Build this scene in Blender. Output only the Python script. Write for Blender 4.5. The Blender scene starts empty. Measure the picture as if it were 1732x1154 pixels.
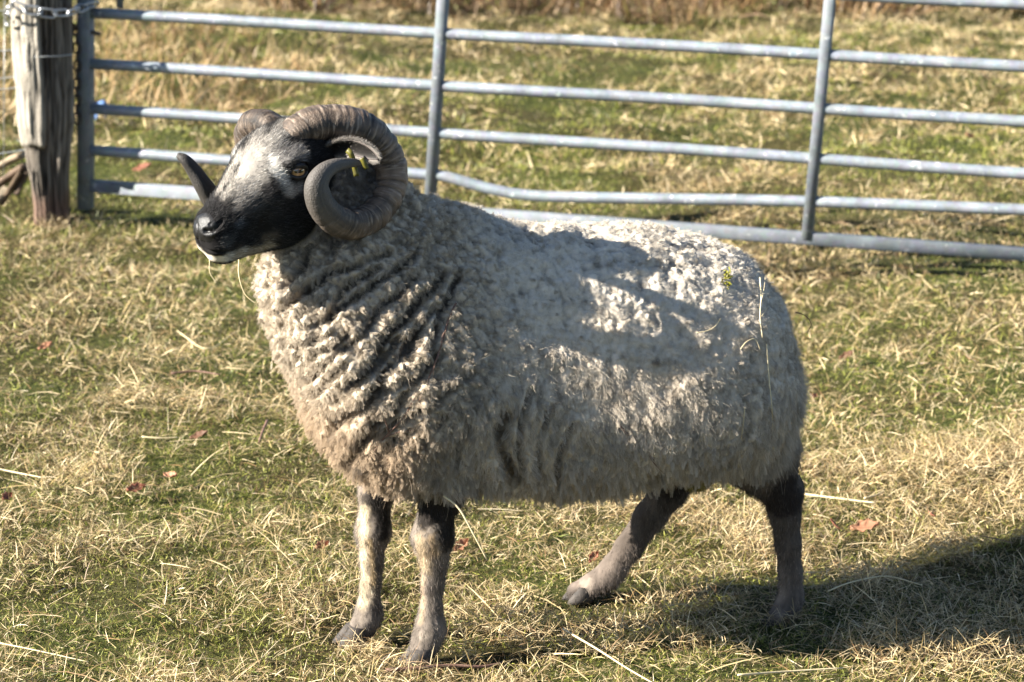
import bpy, math, random
import numpy as np
from mathutils import Vector, Matrix, noise as mnoise
from mathutils.bvhtree import BVHTree

random.seed(7)
rng = np.random.default_rng(7)
C = bpy.context.scene.collection
sc = bpy.context.scene

# ------------------------------------------------------------------ camera
F = 4385.0                       # focal length in photograph pixels
CX, CY = 866.0, 577.0
CAM_H = 1.45
PITCH, ROLL = math.atan(1099.0 / F), math.radians(3.2)
cam_d = bpy.data.cameras.new('camera')
cam = bpy.data.objects.new('camera', cam_d)
C.objects.link(cam)
RM = Matrix.Rotation(math.pi / 2 - PITCH, 3, 'X') @ Matrix.Rotation(ROLL, 3, 'Z')
cam.matrix_world = Matrix.Translation((0, 0, CAM_H)) @ RM.to_4x4()
cam_d.sensor_width = 36.0
cam_d.lens = 36.0 * F / 1732.0
cam_d.clip_start = 0.1
cam_d.clip_end = 500.0
cam_d.dof.use_dof = True
cam_d.dof.focus_distance = 3.80
cam_d.dof.aperture_fstop = 8.0
sc.camera = cam

# ------------------------------------------------------------------ light
SUN_A, SUN_E = math.radians(16), math.radians(25.5)
S = Vector((-math.cos(SUN_A) * math.cos(SUN_E), -math.sin(SUN_A) * math.cos(SUN_E), math.sin(SUN_E)))
world = bpy.data.worlds.new("World")
sc.world = world
world.use_nodes = True
wn = world.node_tree
bg = wn.nodes['Background']
sky = wn.nodes.new('ShaderNodeTexSky')
sky.sky_type = 'NISHITA'
sky.sun_disc = False
sky.altitude = 800
sky.air_density = 0.8
sky.dust_density = 0.3
sky.sun_elevation = SUN_E
sky.sun_rotation = math.atan2(S.x, S.y)
wn.links.new(sky.outputs[0], bg.inputs[0])
bg.inputs[1].default_value = 0.05
sun_d = bpy.data.lights.new('sun', 'SUN')
sun_d.energy = 5.0
sun_d.angle = math.radians(0.5)
sun_d.color = (1.0, 0.94, 0.84)
sun = bpy.data.objects.new('sun', sun_d)
C.objects.link(sun)
sun.rotation_euler = S.to_track_quat('Z', 'Y').to_euler()
sun.location = (0, 0, 6)
sc.view_settings.view_transform = 'Standard'
sc.view_settings.look = 'None'
sc.view_settings.exposure = 2.15
sc.view_settings.gamma = 1
sc.view_settings.use_curve_mapping = False
sc.cycles.use_denoising = True
sc.cycles.max_bounces = 6
sc.cycles.diffuse_bounces = 2

# ------------------------------------------------------------------ helpers
RN = np.array(RM)


def W(px, py, Y):
    """the point of the place at depth Y (metres in front of the camera) seen at this spot"""
    d = RN @ np.array([(px - CX) / F, -(py - CY) / F, -1.0])
    t = Y / d[1]
    return np.array([d[0] * t, d[1] * t, CAM_H + d[2] * t])


def G(px, py, z=0.0):
    d = RN @ np.array([(px - CX) / F, -(py - CY) / F, -1.0])
    t = (z - CAM_H) / d[2]
    return np.array([d[0] * t, d[1] * t, z])


def tag(o, label=None, cat=None, group=None, kind=None):
    if label: o['label'] = label
    if cat: o['category'] = cat
    if group: o['group'] = group
    if kind: o['kind'] = kind
    return o


def link(name, me, mat=None, parent=None, smooth=True):
    o = bpy.data.objects.new(name, me)
    C.objects.link(o)
    if mat:
        me.materials.append(mat)
    if smooth and hasattr(me, 'polygons'):
        me.polygons.foreach_set('use_smooth', [True] * len(me.polygons))
    if parent:
        o.parent = parent
    return o


def empty(name, loc=(0, 0, 0)):
    o = bpy.data.objects.new(name, None)
    C.objects.link(o)
    o.location = loc
    o.empty_display_size = 0.05
    return o


def mesh_np(name, V, Fq, nper):
    """V (n,3), Fq flat index list, nper = corners of each face (array)"""
    me = bpy.data.meshes.new(name)
    V = np.asarray(V, np.float32)
    Fq = np.asarray(Fq, np.int32).ravel()
    nper = np.asarray(nper, np.int32)
    me.vertices.add(len(V))
    me.vertices.foreach_set('co', V.ravel())
    me.loops.add(len(Fq))
    me.loops.foreach_set('vertex_index', Fq)
    me.polygons.add(len(nper))
    st = np.zeros(len(nper), np.int32)
    st[1:] = np.cumsum(nper)[:-1]
    me.polygons.foreach_set('loop_start', st)
    me.update(calc_edges=True)
    return me


def set_col(me, col, name='col'):
    a = me.attributes.new(name, 'FLOAT_COLOR', 'POINT')
    c = np.ones((len(col), 4), np.float32)
    c[:, :3] = col
    a.data.foreach_set('color', c.ravel())


# --- numpy noise
def _h(ix, iy, iz, s=0):
    n = (ix.astype(np.int64) * 374761393 + iy.astype(np.int64) * 668265263 + iz.astype(np.int64) * 2147483647 + s * 1274126177) & 0xffffffff
    n = ((n ^ (n >> 13)) * 1274126177) & 0xffffffff
    n = ((n ^ (n >> 15)) * 2246822519) & 0xffffffff
    return ((n ^ (n >> 16)) & 0xffffff).astype(np.float32) / 16777215.0


def vnoise(P, s=0):
    P = np.asarray(P, np.float32)
    i = np.floor(P).astype(np.int64)
    f = P - i
    f = f * f * (3 - 2 * f)
    r = 0
    for dx in (0, 1):
        wx = f[:, 0] if dx else 1 - f[:, 0]
        for dy in (0, 1):
            wy = f[:, 1] if dy else 1 - f[:, 1]
            for dz in (0, 1):
                wz = f[:, 2] if dz else 1 - f[:, 2]
                r = r + wx * wy * wz * _h(i[:, 0] + dx, i[:, 1] + dy, i[:, 2] + dz, s)
    return r * 2 - 1


def fbm(P, o=3, s=0):
    r, a = 0, 1.0
    P = np.asarray(P, np.float32)
    for k in range(o):
        r = r + a * vnoise(P * (2.03 ** k) + 13.7 * k, s + k)
        a *= 0.5
    return r / 1.6


def worley(P, s=0, jit=0.9):
    """F1, F2 and the vector to the nearest feature point"""
    P = np.asarray(P, np.float32)
    i = np.floor(P).astype(np.int64)
    f1 = np.full(len(P), 9.0, np.float32)
    f2 = f1.copy()
    vec = np.zeros((len(P), 3), np.float32)
    for dx in (-1, 0, 1):
        for dy in (-1, 0, 1):
            for dz in (-1, 0, 1):
                c = i + np.array([dx, dy, dz])
                q = np.stack([_h(c[:, 0], c[:, 1], c[:, 2], s + k) for k in (11, 23, 37)], 1)
                d = c + 0.5 + (q - 0.5) * jit - P
                L = np.sqrt((d * d).sum(1))
                m = L < f1
                f2 = np.where(m, f1, np.minimum(f2, L))
                f1 = np.where(m, L, f1)
                vec[m] = d[m]
    return f1, f2, vec


def sstep(a, b, x):
    t = np.clip((x - a) / (b - a), 0, 1)
    return t * t * (3 - 2 * t)


# --- node helpers
def new_mat(name):
    m = bpy.data.materials.new(name)
    m.use_nodes = True
    nt = m.node_tree
    return m, nt, nt.nodes['Principled BSDF']


def N(nt, typ, **kw):
    n = nt.nodes.new(typ)
    for k, v in kw.items():
        if k.startswith('i_'):
            key = k[2:]
            n.inputs[int(key) if key.isdigit() else key.replace('_', ' ')].default_value = v
        else:
            setattr(n, k, v)
    return n


def ramp(nt, stops, fac=None):
    r = nt.nodes.new('ShaderNodeValToRGB')
    e = r.color_ramp.elements
    while len(e) > 1:
        e.remove(e[-1])
    for k, (p, c) in enumerate(stops):
        el = e[0] if k == 0 else e.new(p)
        el.position = p
        el.color = (c[0], c[1], c[2], 1)
    if fac is not None:
        nt.links.new(fac, r.inputs[0])
    return r


def bump(nt, h, strength=0.5, dist=0.01, b=None):
    n = N(nt, 'ShaderNodeBump', i_Strength=strength, i_Distance=dist)
    nt.links.new(h, n.inputs['Height'])
    nt.links.new(n.outputs[0], b.inputs['Normal'])
    return n


# --- sweep along a path
def sweep(path, rad, seg=16, cap=True, prof=None, up=None):
    """tube through path with radius rad(i) ; prof (seg,2) optional unit cross-section"""
    P = np.asarray(path, float)
    n = len(P)
    rad = np.broadcast_to(np.asarray(rad, float), (n,)) if np.ndim(rad) < 2 else rad
    T = np.gradient(P, axis=0)
    T /= np.linalg.norm(T, axis=1)[:, None] + 1e-12
    a = np.array(up if up is not None else (0, 0, 1.0))
    if abs(T[0] @ a) > 0.95:
        a = np.array((1.0, 0, 0))
    u = np.cross(T[0], a)
    u /= np.linalg.norm(u)
    if prof is None:
        th = np.linspace(0, 2 * math.pi, seg, endpoint=False)
        prof = np.stack([np.cos(th), np.sin(th)], 1)
    seg = len(prof)
    V = []
    fr = []
    for k in range(n):
        u = u - T[k] * (u @ T[k])
        u /= np.linalg.norm(u)
        v = np.cross(T[k], u)
        fr.append((u.copy(), v.copy()))
        r = rad[k]
        V.append(P[k] + (prof[:, :1] * u + prof[:, 1:] * v) * r)
    V = np.concatenate(V)
    idx = np.arange(n * seg).reshape(n, seg)
    A, B = idx[:-1], idx[1:]
    q = np.stack([A, np.roll(A, -1, 1), np.roll(B, -1, 1), B], -1).reshape(-1, 4)
    Fq = list(q.ravel())
    npf = [4] * len(q)
    if cap:
        Fq += list(idx[0][::-1]) + list(idx[-1])
        npf += [seg, seg]
    return V, Fq, npf


def tube(name, path, rad, mat, parent=None, seg=12, **kw):
    V, Fq, npf = sweep(path, rad, seg, **kw)
    return link(name, mesh_np(name, V, Fq, npf), mat, parent)


def spline(pts, n):
    """Catmull-Rom resampling of rows of any width"""
    P = np.asarray(pts, float)
    P = np.vstack([2 * P[0] - P[1], P, 2 * P[-1] - P[-2]])
    m = len(P) - 3
    t = np.linspace(0, m - 1e-6, n)
    i = t.astype(int)
    f = (t - i)[:, None]
    a, b, c, d = P[i], P[i + 1], P[i + 2], P[i + 3]
    return 0.5 * ((2 * b) + (-a + c) * f + (2 * a - 5 * b + 4 * c - d) * f ** 2 + (-a + 3 * b - 3 * c + d) * f ** 3)


def box_vf(lo, hi):
    x0, y0, z0 = lo
    x1, y1, z1 = hi
    V = [(x0, y0, z0), (x1, y0, z0), (x1, y1, z0), (x0, y1, z0), (x0, y0, z1), (x1, y0, z1), (x1, y1, z1), (x0, y1, z1)]
    Fc = [0, 3, 2, 1, 4, 5, 6, 7, 0, 1, 5, 4, 1, 2, 6, 5, 2, 3, 7, 6, 3, 0, 4, 7]
    return V, Fc, [4] * 6



def attr_mat(name, rough=0.7, spec=0.3, transl=0.0, bump_scale=None, bump_str=0.3, bump_dist=0.002, coat=0.0, attr='col', geo=False):
    m, nt, b = new_mat(name)
    a = N(nt, 'ShaderNodeAttribute', attribute_name=attr)
    nt.links.new(a.outputs['Color'], b.inputs['Base Color'])
    b.inputs['Roughness'].default_value = rough
    b.inputs['Specular IOR Level'].default_value = spec
    b.inputs['Coat Weight'].default_value = coat
    if bump_scale:
        n = N(nt, 'ShaderNodeTexNoise', i_Scale=bump_scale, i_Detail=6.0)
        tc = N(nt, 'ShaderNodeTexCoord')
        nt.links.new(tc.outputs['Object'], n.inputs['Vector'])
        bump(nt, n.outputs['Fac'], bump_str, bump_dist, b)
    if transl > 0:
        t = N(nt, 'ShaderNodeBsdfTranslucent')
        nt.links.new(a.outputs['Color'], t.inputs['Color'])
        mx = N(nt, 'ShaderNodeMixShader', i_0=transl)
        nt.links.new(b.outputs[0], mx.inputs[1])
        nt.links.new(t.outputs[0], mx.inputs[2])
        nt.links.new(mx.outputs[0], nt.nodes['Material Output'].inputs['Surface'])
    return m


grass_mat = attr_mat('grass_blades', 0.5, 0.4, 0.17)
skin_mat = attr_mat('ram_coat', 0.9, 0.1, 0.0, 900.0, 0.5, 0.001)
wool_mat = attr_mat('wool_fibre', 0.8, 0.15, 0.12)
fur_mat = attr_mat('short_fur', 0.65, 0.22, 0.05)
horn_mat = attr_mat('horn_keratin', 0.58, 0.3, 0.0, 420.0, 0.8, 0.002)
wood_mat = attr_mat('weathered_wood', 0.85, 0.2, 0.0, 120.0, 0.6, 0.004)
leaf_mat = attr_mat('dead_leaf', 0.6, 0.3, 0.25, 200.0, 0.5, 0.002)
eye_mat = attr_mat('eye_surface', 0.06, 0.6, 0.0, coat=1.0)


def plain(name, col, rough, metal=0.0, nscale=0, c2=None, bumps=None, spec=0.4):
    m, nt, b = new_mat(name)
    b.inputs['Roughness'].default_value = rough
    b.inputs['Metallic'].default_value = metal
    b.inputs['Specular IOR Level'].default_value = spec
    b.inputs['Base Color'].default_value = (*col, 1)
    if nscale:
        n = N(nt, 'ShaderNodeTexNoise', i_Scale=nscale, i_Detail=8.0, i_Roughness=0.65)
        tc = N(nt, 'ShaderNodeTexCoord')
        nt.links.new(tc.outputs['Object'], n.inputs['Vector'])
        r = ramp(nt, [(0.32, col), (0.68, c2)], n.outputs['Fac'])
        nt.links.new(r.outputs[0], b.inputs['Base Color'])
        if bumps:
            bump(nt, n.outputs['Fac'], bumps, 0.003, b)
    return m


def galv(lo_=0.38, hi_=0.62, val=0.88):
    m, nt, b = new_mat('galvanised_steel')
    tc = N(nt, 'ShaderNodeTexCoord')
    v = N(nt, 'ShaderNodeTexVoronoi', i_Scale=70.0)
    n = N(nt, 'ShaderNodeTexNoise', i_Scale=16.0, i_Detail=8.0, i_Roughness=0.7)
    n2 = N(nt, 'ShaderNodeTexNoise', i_Scale=45.0, i_Detail=3.0)
    for q in (v, n, n2):
        nt.links.new(tc.outputs['Object'], q.inputs['Vector'])
    r = ramp(nt, [(0.25, (0.12, 0.14, 0.165)), (0.5, (0.20, 0.23, 0.265)), (0.72, (0.29, 0.32, 0.355))], n.outputs['Fac'])
    spots = ramp(nt, [(0.64, (0, 0, 0)), (0.72, (1, 1, 1))], n2.outputs['Fac'])
    mx = N(nt, 'ShaderNodeMix', data_type='RGBA')
    nt.links.new(spots.outputs[0], mx.inputs['Factor'])
    nt.links.new(r.outputs[0], mx.inputs[6])
    mx.inputs[7].default_value = (0.50, 0.52, 0.54, 1)
    mx2 = N(nt, 'ShaderNodeMix', data_type='RGBA', blend_type='OVERLAY')
    mx2.inputs['Factor'].default_value = 0.08
    nt.links.new(mx.outputs[2], mx2.inputs[6])
    nt.links.new(v.outputs['Color'], mx2.inputs[7])
    hs = N(nt, 'ShaderNodeHueSaturation', i_Saturation=0.8, i_Value=val)
    nt.links.new(mx2.outputs[2], hs.inputs['Color'])
    nt.links.new(hs.outputs[0], b.inputs['Base Color'])
    b.inputs['Metallic'].default_value = 0.15
    rr = N(nt, 'ShaderNodeMapRange', i_3=lo_, i_4=hi_)
    nt.links.new(n.outputs['Fac'], rr.inputs[0])
    nt.links.new(rr.outputs[0], b.inputs['Roughness'])
    bump(nt, n.outputs['Fac'], 0.25, 0.002, b)
    return m


galv_mat = galv()
flat_galv = galv(0.68, 0.85, 0.62)
chain_mat = plain('chain_steel', (0.30, 0.31, 0.32), 0.3, 0.8, 60, (0.5, 0.5, 0.5))
rust_mat = plain('old_chain_steel', (0.035, 0.03, 0.028), 0.6, 0.3, 60, (0.09, 0.07, 0.05))
wire_mat = plain('fence_wire', (0.35, 0.36, 0.36), 0.4, 0.5)
straw_mat = plain('straw', (0.50, 0.40, 0.22), 0.55, 0, 90, (0.62, 0.52, 0.33), 0.3)
twig_mat = plain('twig_bark', (0.10, 0.05, 0.035), 0.7, 0, 120, (0.22, 0.13, 0.09), 0.5)
moss_mat = plain('moss', (0.10, 0.11, 0.01), 0.9, 0, 200, (0.30, 0.27, 0.02), 0.8)
blue_mat = plain('blue_plastic', (0.05, 0.12, 0.28), 0.5, 0, 30, (0.12, 0.20, 0.36))
tag_mat = plain('yellow_plastic', (0.13, 0.115, 0.012), 0.5, 0, 60, (0.06, 0.055, 0.012))
lid_mat = plain('eyelid_skin', (0.010, 0.009, 0.009), 0.35, 0, 200, (0.022, 0.02, 0.018), 0.3)
hoof_mat = plain('hoof_horn', (0.022, 0.019, 0.017), 0.7, 0, 90, (0.07, 0.058, 0.048), 0.8)
nose_mat = plain('nose_skin', (0.006, 0.006, 0.006), 0.40, 0, 300, (0.012, 0.011, 0.011), 0.35, 0.35)

# ------------------------------------------------------------------ ground
def ground_z(x, y):
    P = np.stack([np.asarray(x, float), np.asarray(y, float), np.zeros_like(np.asarray(x, float))], 1)
    far = sstep(5.0, 9.0, P[:, 1])
    z = 0.012 * fbm(P * 2.2, 2, 5) + 0.010 * fbm(P * 7.0, 2, 9) * (1 + far)
    z += 0.075 * sstep(0.50, 1.15, P[:, 0]) * sstep(3.95, 4.6, P[:, 1])
    z += far * (0.06 * fbm(P * 0.9, 2, 15) + 0.045 * fbm(P * 3.0, 2, 25))
    return z



def GP(px, py, lift=0.03):
    """spot on the real, uneven ground, lifted a little"""
    g = G(px, py, lift)
    for _ in range(6):
        zz = float(ground_z(np.array([g[0]]), np.array([g[1]]))[0])
        g = G(px, py, zz + lift)
    return g


def make_soil():
    m, nt, b = new_mat('turf_soil')
    tc = N(nt, 'ShaderNodeTexCoord')
    n = N(nt, 'ShaderNodeTexNoise', i_Scale=2.2, i_Detail=4.0)
    n2 = N(nt, 'ShaderNodeTexNoise', i_Scale=55.0, i_Detail=10.0, i_Roughness=0.7)
    for q in (n, n2):
        nt.links.new(tc.outputs['Object'], q.inputs['Vector'])
    r1 = ramp(nt, [(0.3, (0.018, 0.013, 0.007)), (0.5, (0.045, 0.040, 0.013)), (0.68, (0.10, 0.08, 0.035))], n2.outputs['Fac'])
    r2 = ramp(nt, [(0.3, (0.018, 0.024, 0.007)), (0.5, (0.05, 0.06, 0.014)), (0.7, (0.13, 0.11, 0.045))], n2.outputs['Fac'])
    fr = ramp(nt, [(0.42, (0, 0, 0)), (0.58, (1, 1, 1))], n.outputs['Fac'])
    mx = N(nt, 'ShaderNodeMix', data_type='RGBA')
    nt.links.new(fr.outputs[0], mx.inputs['Factor'])
    nt.links.new(r1.outputs[0], mx.inputs[6]); nt.links.new(r2.outputs[0], mx.inputs[7])
    nt.links.new(mx.outputs[2], b.inputs['Base Color'])
    b.inputs['Roughness'].default_value = 0.95
    b.inputs['Specular IOR Level'].default_value = 0.1
    bump(nt, n2.outputs['Fac'], 0.9, 0.015, b)
    return m


def ground_mesh():
    # one sheet: fine in view, coarse to the horizon
    gx = np.concatenate([[-150, -60, -25, -12, -7], np.arange(-4.5, 4.9, 0.035), [7, 12, 25, 60, 150]])
    gy = np.concatenate([[-40, -10, 0, 2], np.arange(3.2, 6.5, 0.03), np.arange(6.5, 15, 0.07), [16, 18, 22, 30, 60, 150, 300]])
    X, Y = np.meshgrid(gx, gy, indexing='ij')
    z = ground_z(X.ravel(), Y.ravel())
    V = np.stack([X.ravel(), Y.ravel(), z], 1)
    nx, ny = len(gx), len(gy)
    i = np.arange(nx * ny).reshape(nx, ny)
    Q = np.stack([i[:-1, :-1], i[1:, :-1], i[1:, 1:], i[:-1, 1:]], -1).reshape(-1, 4)
    return mesh_np('field_ground', V, Q, [4] * len(Q))


tag(link('ground', ground_mesh(), make_soil()), kind='structure')


HOOF_XY = [tuple(G(a, b)[:2]) for a, b in ((712, 1112), (700, 1122), (602, 1080), (590, 1086), (975, 1012), (990, 1012))]


def blades(name, n, xr, y0, y1, kind, seg=3, wmul=1.0, lmul=1.0, label=None, zone=None):
    """grass as real blades: root, lean, droop, twist and colour all different"""
    y = y0 + (y1 - y0) * rng.random(n)
    half = 0.205 * y + 0.30
    x = (rng.random(n) * 2 - 1) * (half if xr is None else 1) if xr is None else xr[0] + (xr[1] - xr[0]) * rng.random(n)
    if zone is not None:
        keep = zone(x, y)
        x, y = x[keep], y[keep]
        n = len(x)
    P2 = np.stack([x, y, np.zeros(n)], 1)
    lowf = fbm(P2 * 1.7, 3, 41)
    midf = fbm(P2 * 6.5, 2, 51)
    hif = fbm(P2 * 19, 2, 61)
    z = ground_z(x, y)
    farv = sstep(6.0, 8.5, y)
    dry = lowf * (0.6 + 0.9 * farv) + midf * (0.6 + 0.6 * farv) + 0.25 * hif
    u = rng.random(n)
    if kind == 'turf':
        ps = np.clip(0.66 - 0.12 * farv + 0.65 * dry, 0.12, 0.96)
        straw = u < ps
        tilt = np.where(straw, np.radians(5 + 60 * rng.random(n) ** 1.2), np.radians(22 + 58 * rng.random(n)))
        L = np.where(straw, 0.012 + 0.042 * rng.random(n) ** 2.2, 0.010 + 0.022 * rng.random(n)) * lmul
        wdt = np.where(straw, 0.0007 + 0.0011 * rng.random(n) ** 1.7, 0.0008 + 0.0009 * rng.random(n)) * wmul
        lift = np.where(straw, 0.004 + 0.020 * rng.random(n), 0.0) * np.clip(1 + 0.9 * midf, 0.3, 2)
        L = L * np.clip(1 + (0.45 + 0.7 * farv) * midf + 0.3 * hif, 0.4, 2.2)
        holes = (midf + 0.9 * hif < -0.24) & (rng.random(n) < 0.80)
        L = np.where(holes, L * 0.45, L)
        lift = np.where(holes, lift * 0.2, lift)
    elif kind == 'litter':
        straw = u < 0.96
        tilt = np.radians(2 + 30 * rng.random(n) ** 1.6)
        L = 0.035 + 0.075 * rng.random(n) ** 2
        wdt = 0.0011 + 0.0017 * rng.random(n) ** 2.6
        lift = 0.012 + 0.022 * rng.random(n)
    else:
        straw = u < 0.93
        tilt = np.radians(20 + 65 * rng.random(n))
        L = (0.06 + 0.20 * rng.random(n) ** 1.5) * lmul
        wdt = (0.0016 + 0.0022 * rng.random(n)) * wmul
        lift = np.zeros(n)
    for hx, hy in HOOF_XY:
        dd_ = np.hypot(x - hx, y - hy)
        kk = 0.22 + 0.78 * sstep(0.035, 0.075, dd_)
        L = L * kk; lift = lift * kk
    az = rng.random(n) * 2 * math.pi + 1.2 * hif
    d0 = np.stack([np.cos(az) * np.cos(tilt), np.sin(az) * np.cos(tilt), np.sin(tilt)], 1)
    droop = (0.05 + 0.55 * rng.random(n))[:, None] * np.array([0, 0, -1.0])
    side = rng.normal(0, 0.17, n)[:, None] * np.stack([-np.sin(az), np.cos(az), np.zeros(n)], 1)
    wd = np.stack([-np.sin(az), np.cos(az), np.zeros(n)], 1)
    tw = rng.normal(0, 0.7, n)[:, None]
    nrm = np.cross(d0, wd)
    wd = wd * np.cos(tw) + nrm * np.sin(tw)
    root = np.stack([x, y, z + lift], 1)
    ts = np.linspace(0, 1, seg + 1)
    ring = []
    for k, t in enumerate(ts):
        c = root + L[:, None] * (d0 * t + (droop + side) * t * t * 0.6)
        c[:, 2] = np.maximum(c[:, 2], z + 0.0015 + 0.003 * rng.random(n))
        if k < seg:
            wk = wdt[:, None] * (1.0 - 0.55 * t) * 0.5 * (0.7 if k == 0 else 1)
            ring += [c - wd * wk, c + wd * wk]
        else:
            ring += [c]
    m = 2 * seg + 1
    V = np.stack(ring, 1).reshape(-1, 3)
    base = (np.arange(n) * m)[:, None]
    fl, npf = [], []
    faces = []
    for k in range(seg - 1):
        faces += [2 * k, 2 * k + 1, 2 * k + 3, 2 * k + 2]
        npf += [4]
    faces += [2 * seg - 2, 2 * seg - 1, 2 * seg]
    npf += [3]
    Fq = (base + np.array(faces)[None]).ravel()
    me = mesh_np(name, V, Fq, np.tile(npf, n))
    # colour of each blade
    v = rng.random(n)[:, None]
    w = rng.random(n)[:, None]
    sc_ = np.array([0.36, 0.26, 0.11]) * (1 - v ** 1.6) + np.array([0.74, 0.60, 0.37]) * v ** 1.6
    sc_ = sc_ * (0.50 + 0.72 * w) * np.clip(1 + 0.35 * midf, 0.6, 1.3)[:, None]
    brown = (rng.random(n) < 0.20)[:, None]
    sc_ = np.where(brown, np.array([0.20, 0.12, 0.055]) * (0.6 + 0.8 * w), sc_)
    gr = np.array([0.13, 0.165, 0.025]) * (1 - v) + np.array([0.40, 0.39, 0.08]) * v
    gr = gr * (0.5 + 0.65 * w) * (1.0 + 0.22 * lowf[:, None])
    if kind in ('tall', 'brk'):
        sc_ = sc_ * (np.array([0.44, 0.36, 0.32]) * np.clip(0.9 + 0.9 * midf, 0.25, 1.5)[:, None] if kind == 'brk' else np.array([0.92, 0.82, 0.75]))
    col = np.where(straw[:, None], sc_, gr)
    set_col(me, np.repeat(col, m, 0))
    o = link(name, me, grass_mat, smooth=False)
    return tag(o, kind='stuff')


blades('grass', 185000, None, 3.35, 5.1, 'turf', 3)
blades('loose_straw', 3000, None, 3.35, 5.6, 'litter', 3)
blades('grass', 125000, None, 5.1, 8.0, 'turf', 2, 1.6, 1.1)
blades('grass', 120000, None, 8.0, 12.8, 'turf', 2, 2.6, 1.25)


def bracken_zone(x, y):
    edge = 11.75 + 0.25 * x + 0.35 * mnp(x * 1.3) + np.where(x < -0.75, (-0.75 - x) * 0.9, 0)
    return y > edge


def mnp(x):
    return np.sin(x * 2.1 + 1.3) * 0.6 + np.sin(x * 5.3) * 0.4


blades('dead_bracken', 26000, (-4.0, 5.0), 11.4, 14.6, 'brk', 2, 3.2, 2.0, zone=bracken_zone)


def straw_zone(x, y):
    q = np.stack([x, y, np.zeros(len(x))], 1)
    f = fbm(q * 2.2, 2, 77)
    a = ((x + 1.35) / 0.62) ** 2 + ((y - 9.35) / 1.05) ** 2
    b_ = ((x + 2.05) / 0.42) ** 2 + ((y - 9.0) / 1.3) ** 2
    return ((a < 1 + f) | (b_ < 1 + f)) & (f > -0.4)


blades('dry_tussock_grass', 5500, (-2.6, -0.5), 7.7, 10.9, 'tall', 2, 1.5, 0.95, zone=straw_zone)

# ------------------------------------------------------------------ the ram
MID0, MIDK = 3.80, 0.000407


def Ymid(px):
    return MID0 + (px - 715) * MIDK


A_ = W(480, 600, Ymid(480)); B_ = W(1330, 600, Ymid(1330))
ax = (A_ - B_)[:2]
ax /= np.linalg.norm(ax)
FWD = np.array([ax[0], ax[1], 0.0])                 # towards the chest
LAT = np.array([-ax[1], ax[0], 0.0])                # towards the camera
if LAT[1] > 0:
    LAT = -LAT
ORG = np.array([B_[0], B_[1], 0.0])
# px, top, bottom, half width in px
loft = [(450, 470, 492, 8), (454, 440, 515, 34), (466, 415, 548, 60), (484, 390, 590, 86), (508, 352, 645, 106), (534, 308, 700, 122), (565, 285, 750, 134),
        (600, 285, 785, 143), (650, 312, 806, 158), (700, 337, 820, 164), (760, 350, 826, 170), (820, 362, 830, 170),
        (880, 378, 834, 178), (950, 380, 832, 195), (1020, 381, 826, 212), (1080, 384, 814, 223), (1130, 392, 800, 226), (1180, 402, 792, 217), (1218, 418, 794, 206), (1250, 443, 792, 188), (1270, 476, 766, 166), (1285, 521, 744, 138), (1295, 576, 714, 100), (1301, 625, 690, 50), (1303, 650, 672, 8)]
Lu, Lt, Lb, Lw = [], [], [], []
loft = spline(loft, 160)
for px, t, b, w in loft:
    b = b - np.interp(px, [450, 560, 640, 1000, 1150, 1320], [0, 8, 20, 22, 16, 10])
    px = px + np.interp(px, [450, 520, 560, 1200, 1320], [3, 12, 0, 0, -9])
    Y = Ymid(px)
    pt, pb = W(px, t, Y), W(px, b, Y)
    c = 0.5 * (pt + pb)
    Lu.append((c - ORG) @ FWD)
    Lt.append(pt[2]); Lb.append(pb[2]); Lw.append(w * Y / F)
o_ = np.argsort(Lu)
Lu, Lt, Lb, Lw = [np.array(a)[o_] for a in (Lu, Lt, Lb, Lw)]


def torso_sdf(P):
    u = (P - ORG) @ FWD
    v = (P - ORG) @ LAT
    t = np.interp(u, Lu, Lt); b = np.interp(u, Lu, Lb); w = np.interp(u, Lu, Lw)
    tri = np.interp(u, [0.0, 0.45, 0.62, 0.80], [0.10, 0.20, 0.46, 0.58])
    out = np.maximum(np.maximum(Lu[0] - u, u - Lu[-1]), 0)
    h = np.maximum((t - b) / 2, 0.004); c = (t + b) / 2
    w = np.maximum(w, 0.004)
    w = w * np.clip(1.06 - tri * np.clip((P[..., 2] - c) / h, -0.25, 1.2), 0.25, 1.3)
    k = (np.abs((P[..., 2] - c) / h) ** 2.3 + np.abs(v / w) ** 2.3) ** (1 / 2.3)
    return (k - 1) * np.minimum(h, w) * 0.9 + out


# head frame: f forward (to the nose), l lateral (to the camera), u up, millimetres
HY = math.radians(50)
HF = np.array([-math.cos(HY), -math.sin(HY), 0.0])
HL = np.array([math.sin(HY), -math.cos(HY), 0.0])
HO = W(449, 287, 3.66)


def H(f, l, u):
    return HO + HF * f / 1000 + HL * l / 1000 + np.array([0, 0, u / 1000.0])


def e_axes(f=HF, l=HL, pitch=0.0):
    up = np.array([0, 0, 1.0])
    a = f * math.cos(pitch) - up * math.sin(pitch)
    c = f * math.sin(pitch) + up * math.cos(pitch)
    return np.stack([a, l, c])


def sd_ell(P, c, r, A):
    q = (P - c) @ A.T
    r = np.asarray(r, np.float32)
    k0 = np.sqrt(((q / r) ** 2).sum(-1))
    k1 = np.sqrt(((q / r ** 2) ** 2).sum(-1)) + 1e-9
    return k0 * (k0 - 1) / k1


def sd_cone(P, a, b, ra, rb):
    pa = P - a
    ba = b - a
    h = np.clip((pa @ ba) / (ba @ ba), 0, 1)
    d = pa - h[..., None] * ba
    return np.sqrt((d * d).sum(-1)) - (ra + (rb - ra) * h)


def smin(a, b, k):
    h = np.clip(0.5 + 0.5 * (b - a) / k, 0, 1)
    return b * (1 - h) + a * h - k * h * (1 - h)


HA = e_axes()
def hp(pitch): return e_axes(pitch=math.radians(pitch))


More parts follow.
